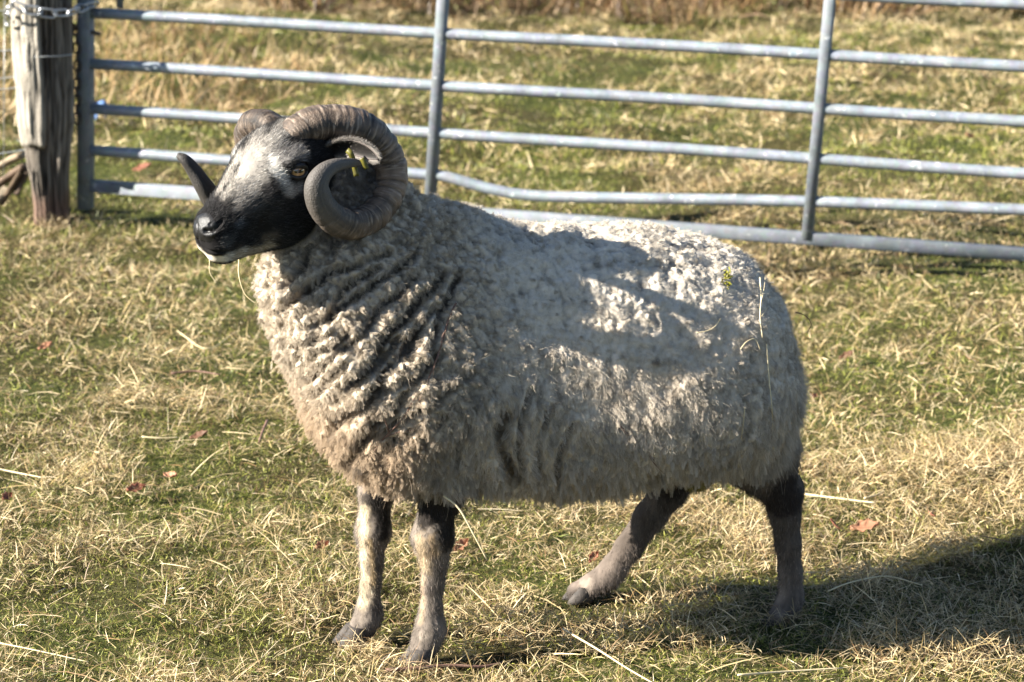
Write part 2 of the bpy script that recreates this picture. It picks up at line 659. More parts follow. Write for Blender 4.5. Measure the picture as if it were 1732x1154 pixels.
prims = []   # (group, kind, params, k)


def E(grp, c, r, A=HA, k=0.012):
    prims.append((grp, 'e', (c, np.array(r) / 1000.0, A), k))


def K(grp, a, b, ra, rb, k=0.012):
    prims.append((grp, 'c', (a, b, ra / 1000, rb / 1000), k))


# skull and face
E('head', H(-42, 0, 8), (60, 58, 60), k=0.02)
E('head', H(-5, 0, 8), (46, 46, 46), k=0.02)
for s in (-1, 1):
    E('head', H(-6, s * 46, 18), (27, 19, 14), hp(20), 0.014)        # brow
    E('head', H(-14, s * 30, -52), (54, 27, 50), hp(20), 0.022)     # cheek
    K('head', H(22, s * 40, -18), H(78, s * 20, -62), 14, 9, 0.02)  # cheek ridge
K('head', H(18, 0, -22), H(92, 0, -74), 47, 30, 0.02)
K('head', H(-20, 0, -84), H(84, 0, -104), 34, 20, 0.02)
E('head', H(98, 0, -74), (25, 27, 24), hp(40), 0.012)              # nose end
for s in (-1, 1):
    E('head', H(90, s * 13, -92), (26, 17, 14), hp(25), 0.010)      # upper lip
    E('head', H(110, s * 14, -66), (11, 11, 9), hp(30), 0.006)      # nostril wings
E('head', H(80, 0, -114), (24, 18, 12), hp(12), 0.008)              # chin
K('head', H(-60, 0, -10), W(590, 400, 3.77), 56, 80, 0.03)          # nape into the neck wool


def leg(pts, Yf, grp='leg', ks=0.012):
    for (a, b) in zip(pts[:-1], pts[1:]):
        pa, pb = W(a[0], a[1], Yf(a[0]) + a[3]), W(b[0], b[1], Yf(b[0]) + b[3])
        K(grp, pa, pb, a[2] * 0.9, b[2] * 0.9, ks)


NEAR = lambda px: Ymid(px) - 0.062
FAR = lambda px: Ymid(px) + 0.055
Z0 = lambda px: 0
leg([(760, 760, 66, 0), (748, 830, 38, 0), (736, 876, 28, 0), (732, 908, 35, 0), (735, 950, 22, 0), (732, 985, 18, 0), (729, 1030, 18, 0), (728, 1062, 25, -.004),
     (720, 1086, 23, -.008), (714, 1104, 21, -.014)], NEAR)
leg([(660, 770, 56, 0), (637, 830, 30, 0), (634, 866, 24, 0), (631, 897, 30, 0), (629, 945, 19.5, 0), (627, 985, 17, 0), (625, 1020, 18, 0), (624, 1040, 23, 0),
     (614, 1060, 20, -.008), (606, 1074, 19, -.014)], FAR)
leg([(1250, 700, 90, 0), (1290, 780, 60, 0), (1322, 832, 34, 0), (1328, 870, 27, 0), (1333, 920, 22, 0), (1337, 970, 20, 0), (1338, 1010, 22, 0), (1328, 1032, 20, -.005), (1312, 1054, 23, -.012)], NEAR)
leg([(1180, 740, 70, 4.06), (1145, 800, 38, 4.06), (1130, 832, 31, 4.06), (1100, 872, 27, 4.06), (1064, 925, 24, 4.06), (1040, 958, 23, 4.06), (1026, 977, 24, 4.06), (1003, 990, 21, 4.055), (978, 1003, 22, 4.05)], lambda px: 0)
E('leg', W(1347, 826, NEAR(1340)), (13, 13, 22), HA, 0.012)
E('leg', W(1145, 826, 4.06), (14, 13, 16), HA, 0.012)
E('leg', W(1180, 796, Ymid(1185) + 0.0), (34, 30, 34), HA, 0.015)   # scrotum behind the belly
# armpit and elbow wool
K('wool', W(700, 740, Ymid(700) - .06), W(745, 785, Ymid(745) - .075), 82, 46, 0.03)
K('wool', W(1230, 640, Ymid(1230) - .06), W(1276, 752, Ymid(1280) - .07), 96, 52, 0.03)

VOX = 0.0042
lo = np.array([-0.60, 3.46, -0.012]); hi = np.array([0.58, 4.26, 0.84])


def build_field():
    n = np.ceil((hi - lo) / VOX).astype(int)
    xs = [lo[k] + VOX * np.arange(n[k]) for k in range(3)]
    X = np.stack(np.meshgrid(*xs, indexing='ij'), -1).astype(np.float32)
    Fd = torso_sdf(X).astype(np.float32)
    for grp, kind, pr, k in prims:
        if kind == 'e':
            c, r, A = pr
            m = max(r) + 0.05
            b0, b1 = c - m, c + m
        else:
            a, b, ra, rb = pr
            m = max(ra, rb) + 0.05
            b0, b1 = np.minimum(a, b) - m, np.maximum(a, b) + m
        i0 = np.clip(((b0 - lo) / VOX).astype(int), 0, n - 1)
        i1 = np.clip(((b1 - lo) / VOX).astype(int) + 1, 1, n)
        sl = tuple(slice(i0[q], i1[q]) for q in range(3))
        Q = X[sl]
        d = sd_ell(Q, c.astype(np.float32), r, A.astype(np.float32)) if kind == 'e' else sd_cone(Q, a.astype(np.float32), b.astype(np.float32), ra, rb)
        Fd[sl] = smin(Fd[sl], d.astype(np.float32), k)
    # sockets and nostrils carved out
    for c, r in carve:
        m = r + 0.02
        i0 = np.clip(((c - m - lo) / VOX).astype(int), 0, n - 1)
        i1 = np.clip(((c + m - lo) / VOX).astype(int) + 1, 1, n)
        sl = tuple(slice(i0[q], i1[q]) for q in range(3))
        d = np.sqrt(((X[sl] - c) ** 2).sum(-1)) - r
        Fd[sl] = -smin(-Fd[sl], d, 0.003)
    return Fd


def surface_nets(Fd):
    ins = Fd < 0
    n = np.array(Fd.shape)
    # cells with a sign change
    c = np.zeros(n - 1, np.uint8)
    offs = [(a, b, d) for a in (0, 1) for b in (0, 1) for d in (0, 1)]
    for a, b, d in offs:
        c += ins[a:n[0] - 1 + a, b:n[1] - 1 + b, d:n[2] - 1 + d]
    act = (c > 0) & (c < 8)
    idx = -np.ones(n - 1, np.int64)
    cells = np.argwhere(act)
    idx[act] = np.arange(len(cells))
    acc = np.zeros((len(cells), 3)); cnt = np.zeros(len(cells))
    for k in range(3):
        e = [0, 0, 0]; e[k] = 1
        for a in (0, 1):
            for b in (0, 1):
                o = [a, b]; o.insert(k, 0)
                p = cells + o
                q = p + e
                f0 = Fd[p[:, 0], p[:, 1], p[:, 2]]; f1 = Fd[q[:, 0], q[:, 1], q[:, 2]]
                m = (f0 < 0) != (f1 < 0)
                t = np.where(m, f0 / np.where(m, f0 - f1, 1), 0)
                pos = np.array(o, float) + t[:, None] * np.array(e)
                acc[m] += pos[m]; cnt[m] += 1
    V = lo + VOX * (cells + acc / cnt[:, None])
    quads = []
    for k in range(3):
        i, j = [(1, 2), (2, 0), (0, 1)][k]
        sl0 = [slice(1, -1)] * 3; sl1 = [slice(1, -1)] * 3
        sl0[k] = slice(0, n[k] - 1); sl1[k] = slice(1, n[k])
        a, b = ins[tuple(sl0)], ins[tuple(sl1)]
        pts = np.argwhere(a != b)
        base = pts.copy()
        base[:, i] += 1; base[:, j] += 1
        flip = a[a != b]
        def cell(di, dj):
            q = base.copy(); q[:, i] -= di; q[:, j] -= dj
            return idx[q[:, 0], q[:, 1], q[:, 2]]
        Q = np.stack([cell(1, 1), cell(0, 1), cell(0, 0), cell(1, 0)], 1)
        Q[~flip] = Q[~flip][:, ::-1]
        quads.append(Q)
    return V, np.concatenate(quads)


EYE_R = 0.0152
EYES = {1: H(-11, 49.5, 6), -1: H(-11, -49.5, 6)}
carve = [(EYES[1] + HL * 0.003, EYE_R + 0.001), (EYES[-1] - HL * 0.003, EYE_R + 0.001)]
for s in (-1, 1):
    carve += [(H(119, s * 15, -66), 0.0050), (H(115, s * 20, -63), 0.0046)]


def laplace(V, Q, it, lam=0.5):
    Ed = np.concatenate([Q[:, [0, 1]], Q[:, [1, 2]], Q[:, [2, 3]], Q[:, [3, 0]]])
    n = len(V)
    deg = np.bincount(Ed[:, 0], minlength=n) + np.bincount(Ed[:, 1], minlength=n)
    for _ in range(it):
        S_ = np.stack([np.bincount(Ed[:, 0], V[Ed[:, 1], k], n) + np.bincount(Ed[:, 1], V[Ed[:, 0], k], n) for k in range(3)], 1)
        V = V + lam * (S_ / deg[:, None] - V)
    return V


Fd = build_field()
BV, BQ = surface_nets(Fd)
del Fd
BV = laplace(BV, BQ, 5)
me0 = mesh_np('ram_base', BV, BQ, [4] * len(BQ))
print('BODY quads', len(BQ))

# ---- the traced marks are set on the real surface: a ray finds the spot
BVH0 = BVHTree.FromPolygons([tuple(v) for v in BV], [tuple(q) for q in BQ])
CAMP = Vector((0, 0, CAM_H))


def hit(px, py, off=0.0):
    d = Vector(RN @ np.array([(px - CX) / F, -(py - CY) / F, -1.0])).normalized()
    loc, nrm, i, dist = BVH0.ray_cast(CAMP, d)
    if loc is None:
        return None
    return np.array(loc) + (np.array(nrm) * off if nrm.dot(d) < 0 else -np.array(nrm) * off)


# subdivide
ob = bpy.data.objects.new('tmp', me0)
C.objects.link(ob)
sm = ob.modifiers.new('s', 'SUBSURF'); sm.levels = 1; sm.render_levels = 1
dg = bpy.context.evaluated_depsgraph_get()
me = bpy.data.meshes.new_from_object(ob.evaluated_get(dg))
bpy.data.objects.remove(ob)
nv = len(me.vertices)
P = np.zeros(nv * 3, np.float32); me.vertices.foreach_get('co', P); P = P.reshape(-1, 3).astype(np.float64)
Nn = np.zeros(nv * 3, np.float32); me.vertices.foreach_get('normal', Nn); Nn = Nn.reshape(-1, 3).astype(np.float64)
PX = P.astype(np.float32)
QF = np.zeros(len(me.loops), np.int32); me.loops.foreach_get('vertex_index', QF); QF = QF.reshape(-1, 4)


def group_sdf(grp, skip=()):
    d = np.full(nv, 9.0, np.float32)
    for k_, (g, kind, pr, k) in enumerate(prims):
        if g != grp or k_ in skip:
            continue
        if kind == 'e':
            q = sd_ell(PX, pr[0].astype(np.float32), pr[1], pr[2].astype(np.float32))
        else:
            q = sd_cone(PX, pr[0].astype(np.float32), pr[1].astype(np.float32), pr[2], pr[3])
        d = np.minimum(d, q)
    return d


nape = [k for k, p in enumerate(prims) if p[0] == 'head' and p[1] == 'c' and abs(p[2][3] - 0.08) < 1e-6]
d_t = torso_sdf(P)
d_h = group_sdf('head', nape)
d_l = group_sdf('leg')
u = (P - ORG) @ FWD
v = (P - ORG) @ LAT
z = P[:, 2]
hd = (P - HO) @ np.stack([HF, HL, np.array([0, 0, 1.0])]).T * 1000.0
edge_n = 0.010 * fbm(P * 45, 2, 3)
face = sstep(-0.004, 0.014, d_t - d_h + edge_n) * (d_h < 0.02) * (z > 0.42)
legm = sstep(-0.002, 0.016, d_t - d_l + edge_n * 0.6) * sstep(0.315, 0.265, z + edge_n * 1.5) * (d_l < 0.02)
legm = np.where(z < 0.17, 1.0, legm)
wool = np.clip(1 - face - legm, 0, 1)


def seg_dist(P, pts):
    d = np.full(len(P), 9.0)
    pts = np.asarray(pts)
    for a, b in zip(pts[:-1], pts[1:]):
        ba = b - a
        h = np.clip(((P - a) @ ba) / (ba @ ba), 0, 1)
        q = P - a - h[:, None] * ba
        d = np.minimum(d, np.sqrt((q * q).sum(1)))
    return d


def trace(pts, n=14):
    r = []
    for a, b in spline(pts, n):
        h = hit(a, b)
        if h is not None:
            r.append(h)
    return np.array(r)


# ---- fleece relief
front = sstep(0.50, 0.66, u + 0.05 * fbm(P * 6, 2, 8))
rump = sstep(0.20, 0.02, u + 0.04 * fbm(P * 6, 2, 18))
low = sstep(0.56, 0.38, z + 0.04 * fbm(P * 7, 2, 28))
mid = np.clip(1 - front - rump, 0, 1)
uvz = np.stack([u, v, z], 1)
warp = np.stack([fbm(P * 18, 2, 101), fbm(P * 18, 2, 111), fbm(P * 18, 2, 121)], 1)
ca, sa = math.cos(0.9), math.sin(0.9)
rot = np.stack([uvz[:, 0] * ca + uvz[:, 2] * sa, uvz[:, 1], -uvz[:, 0] * sa + uvz[:, 2] * ca], 1)
fA, gA, vA = worley(rot / np.array([0.024, 0.017, 0.0118]) + warp * 1.1, 201)
fB, gB, vB = worley(uvz / np.array([0.0095, 0.0095, 0.0105]) + warp * 1.0, 301)
fC, gC, vC = worley(uvz / np.array([0.022, 0.024, 0.062]) + warp * 1.3, 401)
fD, gD, vD = worley(uvz / 0.0075 + warp * 0.5, 501)
def cellrnd(q, vec, s_):
    c = np.floor((q + vec) * 4096)
    w_ = np.sin(c[:, 0] * 12.9898 + c[:, 1] * 78.233 + c[:, 2] * 37.719 + s_) * 43758.5453
    return w_ - np.floor(w_)


qA = rot / np.array([0.026, 0.019, 0.0115]) + warp * 1.1
rA = 0.35 + 1.0 * fbm(P * 75, 2, 261) + 0.5
rA = np.clip(rA, 0.25, 1.6)
lumpA = ((1 - np.clip(fA, 0, 1) ** 2) * 0.0120 - sstep(0.10, 0.0, gA - fA) * 0.004) * rA
lumpB = (1 - np.clip(fB, 0, 1) ** 2) * 0.0034
lumpC = ((1 - np.clip(fC, 0, 1) ** 2) * 0.0130 - sstep(0.12, 0.0, gC - fC) * 0.004) * np.clip(0.7 + 1.1 * fbm(P * 14, 2, 271), 0.1, 1.7)
lumpD = (1 - np.clip(fD, 0, 1) ** 2) * 0.0030
clump = fbm(P * 30, 3, 71) * (0.0036 + 0.0026 * front) + fbm(P * 90, 2, 72) * 0.0022 + fbm(P * 11, 2, 81) * 0.006
disp = front * (lumpA + 1.3 * lumpD) + (1 - front) * (lumpB * (0.85 - 0.25 * sstep(0.52, 0.62, z) - 0.55 * rump) * np.clip(0.8 + fbm(P * 50, 2, 281), 0.3, 1.6) + 0.5 * lumpD) + (1 - front) * low * lumpC * (1 - 0.4 * rump) + clump + (1 - front) * fbm(P * np.array([75, 75, 20]), 3, 291) * 0.0055
creases = [
    ([(748, 462), (718, 498), (688, 540), (652, 575), (622, 618), (596, 650)], 7, 17),
    ([(706, 556), (684, 590), (650, 622), (634, 664), (610, 690), (566, 704)], 7, 16),
    ([(676, 575), (650, 600), (628, 625), (606, 640)], 6, 14),
    ([(700, 640), (664, 652), (626, 676), (590, 706), (568, 726)], 6, 13),
    ([(740, 600), (716, 622), (700, 650), (668, 690), (636, 716), (600, 730)], 6, 12),
    ([(724, 690), (690, 700), (650, 726), (622, 742)], 6, 12),
    ([(655, 428), (610, 448), (560, 470), (520, 500), (486, 520)], 5, 11), ([(700, 436), (660, 466), (610, 500), (560, 530), (520, 548)], 5, 11),
    ([(775, 470), (752, 510), (738, 556), (724, 590)], 6, 12), ([(736, 520), (712, 556), (690, 600)], 5, 10), ([(560, 560), (530, 576), (506, 584)], 4, 8),
    ([(700, 724), (664, 744), (640, 764)], 5, 9), ([(760, 700), (730, 724), (716, 748)], 5, 8), ([(590, 610), (562, 640), (540, 668)], 5, 10), ([(610, 560), (580, 590), (556, 610)], 5, 9),
    ([(790, 720), (770, 760), (764, 790)], 5, 8), ([(566, 606), (546, 628), (528, 640)], 5, 10), ([(590, 560), (566, 584), (540, 600)], 5, 8),
    ([(700, 470), (676, 500), (648, 520), (612, 560)], 5, 9), ([(560, 470), (530, 492), (500, 500)], 6, 9),
    ([(640, 455), (600, 480), (570, 510), (540, 560)], 5, 8), ([(530, 420), (512, 460), (486, 490)], 6, 10),
    ([(856, 706), (846, 734), (854, 770), (872, 806)], 13, 12), ([(800, 640), (760, 660), (720, 690)], 5, 8),
    ([(892, 662), (880, 700), (876, 752), (884, 790)], 5, 8), ([(930, 690), (914, 740), (906, 800)], 5, 8),
    ([(966, 720), (946, 770), (940, 812)], 5, 7), 
    ([(640, 700), (600, 770), (604, 800)], 7, 12), ([(655, 810), (700, 826), (750, 838)], 6, 10),
]
cmask = np.zeros(nv)
for pts, wpx, dep in creases:
    tr = trace(pts)
    if len(tr) < 2:
        continue
    dd = seg_dist(P + warp * 0.009, tr)
    wm = wpx * 1.15 * 0.00086
    cmask = np.maximum(cmask, np.exp(-(dd / wm) ** 2))
    disp = disp - np.exp(-(dd / wm) ** 2) * dep * 1.95 * 0.00086 + np.exp(-((dd - 2.2 * wm) / (1.2 * wm)) ** 2) * 0.0035
# the fluffy ridge where the fleece rises behind the shoulder
rp = hit(945, 392)
if rp is not None:
    disp += 0.010 * np.exp(-(((P - rp) ** 2).sum(1)) / 0.03 ** 2)
wedge = wool * (0.25 + 0.75 * sstep(0.0, 0.02, d_h)) * (0.3 + 0.7 * sstep(0.0, 0.02, np.abs(d_l) + 0.004))
lm = fbm(P * 60, 2, 91) * 0.0012
mouth = trace([(334, 404), (338, 414), (350, 423), (368, 428), (388, 426), (406, 419), (418, 410)], 22)
nostril = trace([(348, 391), (356, 391), (365, 386), (371, 379), (373, 373)], 12)
philtrum = trace([(334, 380), (334, 392), (336, 404)], 8)
D = disp * wedge + lm * (1 - wool) + legm * 0.0011 * fbm(P * np.array([150, 150, 40]), 2, 96) - 0.0012 * wool
dm = seg_dist(P, mouth)
D = D - 0.0035 * np.exp(-(dm / 0.0022) ** 2)
dns = seg_dist(P, nostril); dph = seg_dist(P, philtrum)
D = D - 0.0050 * np.exp(-(dns / 0.0030) ** 2) + 0.0010 * np.exp(-((dns - 0.0062) / 0.0026) ** 2) * (d_h < 0.02) - 0.0018 * np.exp(-(dph / 0.0016) ** 2)
D = np.where(d_h < 0.03, D + face * 0.0012 * fbm(P * 35, 2, 66), D)
P2 = P + Nn * D[:, None]
me.vertices.foreach_set('co', P2.astype(np.float32).ravel())
me.update()

# ---- coat colours
def mixc(col, c, w):
    w = np.clip(w, 0, 1)[:, None]
    return col * (1 - w) + np.array(c) * w


n1 = fbm(P * 9, 3, 131); n2 = fbm(P * 40, 3, 141); n3 = fbm(P * 120, 2, 151); n4 = fbm(P * np.array([330, 330, 330]), 2, 152)
cw = np.tile(np.array([0.47, 0.415, 0.345]), (nv, 1))
cw = mixc(cw, (0.51, 0.465, 0.40), sstep(0.50, 0.62, z + 0.02 * n1) * (1 - front))       # weathered pale back
cw = mixc(cw, (0.42, 0.36, 0.285), front * 0.9)
cw = mixc(cw, (0.40, 0.31, 0.22), front * sstep(0.50, 0.36, z + 0.03 * n1) * sstep(0.62, 0.72, u))
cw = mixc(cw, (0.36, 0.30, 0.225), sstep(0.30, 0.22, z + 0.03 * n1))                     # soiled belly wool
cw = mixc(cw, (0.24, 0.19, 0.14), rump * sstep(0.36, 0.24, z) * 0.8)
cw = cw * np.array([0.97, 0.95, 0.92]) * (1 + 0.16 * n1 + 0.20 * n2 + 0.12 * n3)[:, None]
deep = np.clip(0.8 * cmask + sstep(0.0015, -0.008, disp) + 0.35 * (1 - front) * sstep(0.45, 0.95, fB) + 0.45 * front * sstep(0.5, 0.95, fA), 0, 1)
cw = mixc(cw, (0.075, 0.060, 0.048), deep * 0.75)                                        # darker in the creases and between the locks
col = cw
# face
fc = np.tile(np.array([0.013, 0.012, 0.012]), (nv, 1))


def patch(arr, px, py, rpx, c, st=1.0, mirror=False, soft=1.0, ns=0.25, mask=None):
    h = hit(px, py)
    if h is None:
        return arr
    r = rpx * 0.00086
    cs = [h]
    if mirror:
        l = (h - HO) @ HL
        cs.append(h - 2 * l * HL)
    for c0 in cs:
        d = np.sqrt(((P - c0) ** 2).sum(1)) * (1 + ns * n2 + 0.40 * n3 + 0.40 * n4)
        w = sstep(r * (1 + 0.35 * soft), r * (1 - 0.45 * soft), d) * st
        arr = mixc(arr, c, w)
    return arr


def pline(arr, pts, rpx, c, st=1.0, soft=1.0, ns=0.35):
    tr = trace(pts, 10)
    if len(tr) < 2:
        return arr
    d = seg_dist(P, tr) * (1 + ns * n2 + 0.40 * n3 + 0.40 * n4)
    r = rpx * 0.00086
    return mixc(arr, c, sstep(r * (1 + 0.5 * soft), r * (1 - 0.6 * soft), d) * st)


GRY = (0.25, 0.228, 0.20); LGT = (0.34, 0.312, 0.27); WHT = (0.55, 0.52, 0.47); DRK = (0.045, 0.04, 0.037); BLK = (0.011, 0.010, 0.010)
for a in [(486, 208, 18), (474, 220, 20), (458, 238, 22), (446, 256, 24), (432, 272, 24), (420, 290, 24), (408, 306, 22), (396, 322, 18), (386, 334, 14), (436, 300, 16), (424, 320, 15)]:
    fc = patch(fc, a[0], a[1], a[2], GRY, 0.85)
for a in [(480, 212, 11), (462, 232, 12), (440, 262, 13), (414, 284, 14), (402, 302, 13), (390, 318, 9)]:
    fc = patch(fc, a[0], a[1], a[2], LGT, 0.8)
fc = pline(fc, [(456, 250), (446, 275), (436, 305), (420, 332), (398, 348)], 13, GRY, 0.55, 1.4)
fc = patch(fc, 450, 322, 16, DRK, 0.5)
fc = patch(fc, 436, 345, 20, (0.06, 0.055, 0.05), 0.5)
fc = patch(fc, 470, 350, 22, (0.035, 0.032, 0.03), 0.5)
fc = patch(fc, 414, 350, 20, DRK, 0.6)
fc = patch(fc, 505, 258, 16, (0.17, 0.155, 0.14), 0.9, True)
fc = patch(fc, 482, 264, 13, (0.24, 0.22, 0.2), 0.8, True)
fc = pline(fc, [(461, 268), (462, 280), (468, 292), (474, 297)], 8, WHT, 0.85, 1.3)
fc = pline(fc, [(476, 302), (482, 312), (488, 324)], 9, WHT, 0.85, 1.4)
fc = pline(fc, [(484, 328), (500, 322), (506, 314)], 7, (0.36, 0.33, 0.30), 0.6, 1.5)
fc = pline(fc, [(470, 256), (486, 250), (510, 248)], 8, (0.22, 0.2, 0.18), 0.7, 1.5)
fc = pline(fc, [(440, 222), (428, 238), (420, 256), (412, 270)], 12, GRY, 0.8, 1.2)
fc = patch(fc, 411, 243, 7, BLK, 0.9)
fc = patch(fc, 395, 262, 9, WHT, 0.8)
for a in [(508, 222, 17), (520, 238, 18), (498, 234, 12), (536, 262, 20), (452, 206, 9)]:
    fc = patch(fc, a[0], a[1], a[2], BLK, 0.9)
for a in [(352, 372, 22), (368, 392, 22), (380, 350, 16), (356, 352, 12), (340, 398, 14), (392, 372, 18)]:
    fc = patch(fc, a[0], a[1], a[2], BLK, 0.9, True)
fc = patch(fc, 404, 380, 10, (0.075, 0.078, 0.085), 0.7)  # bluish sheen painted into the black of the muzzle
fc = patch(fc, 384, 408, 12, (0.06, 0.058, 0.055), 0.8, True)
fc = pline(fc, [(340, 424), (352, 434), (370, 438), (392, 434), (408, 426)], 9, (0.58, 0.52, 0.42), 0.9, 0.8)
fc = pline(fc, [(400, 430), (420, 427), (436, 423), (452, 417)], 11, (0.34, 0.28, 0.20), 0.85, 1.2)
fc = pline(fc, [(448, 404), (462, 398)], 9, (0.12, 0.10, 0.08), 0.5, 1.2)
fc = pline(fc, [(402, 262), (392, 284), (382, 304), (370, 322)], 11, (0.33, 0.30, 0.26), 0.75, 1.2)
fc = patch(fc, 334, 416, 4, (0.40, 0.36, 0.32), 0.6)
fc = mixc(fc, (0.01, 0.009, 0.009), np.exp(-(dm / 0.0024) ** 2))
fc = fc * (1 + 0.25 * n3 + 0.15 * n2)[:, None]
col = mixc(col, (0, 0, 0), face) + fc * face[:, None]
# neck wool close behind the face is darker, cream under the chin
for a in [(585, 330, 60), (560, 380, 40), (600, 300, 46), (640, 330, 40)]:
    col = np.where((wool > 0.5)[:, None], patch(col, a[0], a[1], a[2], (0.13, 0.11, 0.095), 0.7), col)
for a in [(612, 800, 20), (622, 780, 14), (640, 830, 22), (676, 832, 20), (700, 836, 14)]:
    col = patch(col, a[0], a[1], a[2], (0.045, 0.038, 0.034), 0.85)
for a in [(450, 470, 24), (446, 520, 30), (470, 450, 20)]:
    col = np.where((wool > 0.5)[:, None], patch(col, a[0], a[1], a[2], (0.52, 0.46, 0.38), 0.6), col)
# legs
lc = np.tile(np.array([0.125, 0.104, 0.086]), (nv, 1))
lc = np.where((u < 0.42)[:, None], lc * (np.array([0.60, 0.58, 0.58]) * (1 + 0.9 * sstep(0.12, 0.05, z))[:, None]), lc)
lc = lc * (1 + 0.3 * n2)[:, None]
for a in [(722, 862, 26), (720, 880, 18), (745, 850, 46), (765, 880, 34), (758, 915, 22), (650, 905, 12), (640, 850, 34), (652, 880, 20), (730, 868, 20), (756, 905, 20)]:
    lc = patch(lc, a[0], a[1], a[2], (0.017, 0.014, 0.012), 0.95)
lc = pline(lc, [(711, 916), (712, 932), (716, 955)], 14, (0.31, 0.235, 0.145), 0.8, 1.2)
lc = pline(lc, [(730, 912), (736, 935)], 10, (0.30, 0.21, 0.12), 0.7, 1.3)
lc = pline(lc, [(714, 975), (714, 1020), (712, 1050)], 8, (0.27, 0.20, 0.13), 0.7, 1.4)
lc = pline(lc, [(615, 862), (615, 900), (616, 940), (616, 985), (613, 1020)], 13, (0.42, 0.34, 0.235), 0.8, 1.2)
lc = pline(lc, [(626, 915), (630, 950), (632, 985)], 6, (0.40, 0.28, 0.14), 0.6, 1.3)
for a in [(728, 1000, 14), (738, 1040, 14), (745, 965, 10), (640, 960, 9), (640, 1030, 12)]:
    lc = patch(lc, a[0], a[1], a[2], (0.07, 0.058, 0.05), 0.7)
for a in [(716, 1075, 9), (612, 1050, 8), (990, 990, 14)]:
    lc = patch(lc, a[0], a[1], a[2], (0.24, 0.20, 0.16), 0.6)
lc = lc * (1 + 0.55 * fbm(P * np.array([90, 90, 22]), 3, 241))[:, None]
lc = mixc(lc, (0.03, 0.026, 0.023), sstep(0.030, 0.012, z + 0.012 * n2) * 0.8)
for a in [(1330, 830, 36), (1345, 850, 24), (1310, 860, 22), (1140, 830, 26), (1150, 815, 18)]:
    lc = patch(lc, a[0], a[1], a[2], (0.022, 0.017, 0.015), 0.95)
lc = patch(lc, 1185, 818, 34, (0.20, 0.165, 0.05), 0.9)
col = mixc(col, (0, 0, 0), legm) + lc * legm[:, None]
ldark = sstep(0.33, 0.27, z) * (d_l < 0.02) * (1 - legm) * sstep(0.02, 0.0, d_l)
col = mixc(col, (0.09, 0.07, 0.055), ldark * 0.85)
col = np.clip(col, 0.004, 0.8)
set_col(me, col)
me.polygons.foreach_set('use_smooth', [True] * len(me.polygons))
ram = link('ram', me, skin_mat)
tag(ram, 'horned ram with thick grey fleece and black and grey face standing in the grass', 'sheep')
del Nn
Nn = np.zeros(nv * 3, np.float32); me.vertices.foreach_get('normal', Nn); Nn = Nn.reshape(-1, 3).astype(np.float64)

# ---- fibres
TRI = np.concatenate([QF[:, [0, 1, 2]], QF[:, [0, 2, 3]]])
ta = P2[TRI]
AR = np.linalg.norm(np.cross(ta[:, 1] - ta[:, 0], ta[:, 2] - ta[:, 0]), axis=1) / 2


def scatter(n, wv):
    """n random spots on the coat, weighted by the vertex mask wv"""
    w = AR * wv[TRI].mean(1)
    cs = np.cumsum(w); cs /= cs[-1]
    t = np.searchsorted(cs, rng.random(n))
    r1, r2 = np.sqrt(rng.random(n)), rng.random(n)
    bc = np.stack([1 - r1, r1 * (1 - r2), r1 * r2], 1)
    tt = TRI[t]
    f = lambda A: (A[tt] * (bc[:, :, None] if A.ndim > 1 else bc)).sum(1)
    return f


def fibres(name, root, dirs, L, rad, color, mat, parent, npt=5, curl=0.0, freq=2.0, grav=0.0):
    n = len(root)
    cu = bpy.data.hair_curves.new(name)
    cu.add_curves([npt] * n)
    t = np.linspace(0, 1, npt)
    a = np.cross(dirs, rng.normal(size=(n, 3))); a /= np.linalg.norm(a, axis=1)[:, None] + 1e-9
    b = np.cross(dirs, a)
    ph = rng.random(n) * 6.28
    pts = root[:, None] + dirs[:, None] * (L[:, None] * t)[:, :, None]
    cc = curl * t[None] * np.cos(ph[:, None] + freq * 6.28 * t[None]); ss = curl * t[None] * np.sin(ph[:, None] + freq * 6.28 * t[None])
    pts = pts + a[:, None] * cc[:, :, None] + b[:, None] * ss[:, :, None]
    pts[:, :, 2] -= grav * L[:, None] * t[None] ** 2
    cu.attributes['position'].data.foreach_set('vector', pts.astype(np.float32).ravel())
    rr = (rad[:, None] * (1 - 0.75 * t[None])).astype(np.float32)
    ra_ = cu.attributes.get('radius') or cu.attributes.new('radius', 'FLOAT', 'POINT')
    ra_.data.foreach_set('value', rr.ravel())
    ca_ = cu.attributes.new('col', 'FLOAT_COLOR', 'CURVE')
    c4 = np.ones((n, 4), np.float32); c4[:, :3] = color
    ca_.data.foreach_set('color', c4.ravel())
    o = bpy.data.objects.new(name, cu)
    C.objects.link(o)
    cu.materials.append(mat)
    o.parent = parent
    return o


def unit(a):
    return a / (np.linalg.norm(a, axis=1)[:, None] + 1e-9)


nw = 210000
f = scatter(nw, wool ** 2 * (1 - 0.8 * cmask))
rt, nn, cc = f(P2), f(Nn), f(col)
fr, lw, rmp = f(front), f(low), f(rump)
lv = f(vA[:, :1] * FWD[None] * 1.0 + np.array([[0, 0, 1.0]]) * vA[:, 2:3]) * fr[:, None] + f(vB[:, :1] * FWD[None] + np.array([[0, 0, 1.0]]) * vB[:, 2:3]) * (1 - fr)[:, None]
lock = lv - nn * (lv * nn).sum(1)[:, None]
dn = np.array([0, 0, -1.0])
back = -FWD
flow = dn * (0.45 + 0.6 * rmp + 0.4 * lw)[:, None] + back * 0.15 + np.stack([fbm(rt * 26, 2, 161), fbm(rt * 26, 2, 171), fbm(rt * 26, 2, 181)], 1) * 1.3
dr = unit(nn * (0.85 - 0.25 * rmp)[:, None] + flow * 0.75 + lock * 0.9 + rng.normal(0, 0.30, (nw, 3)))
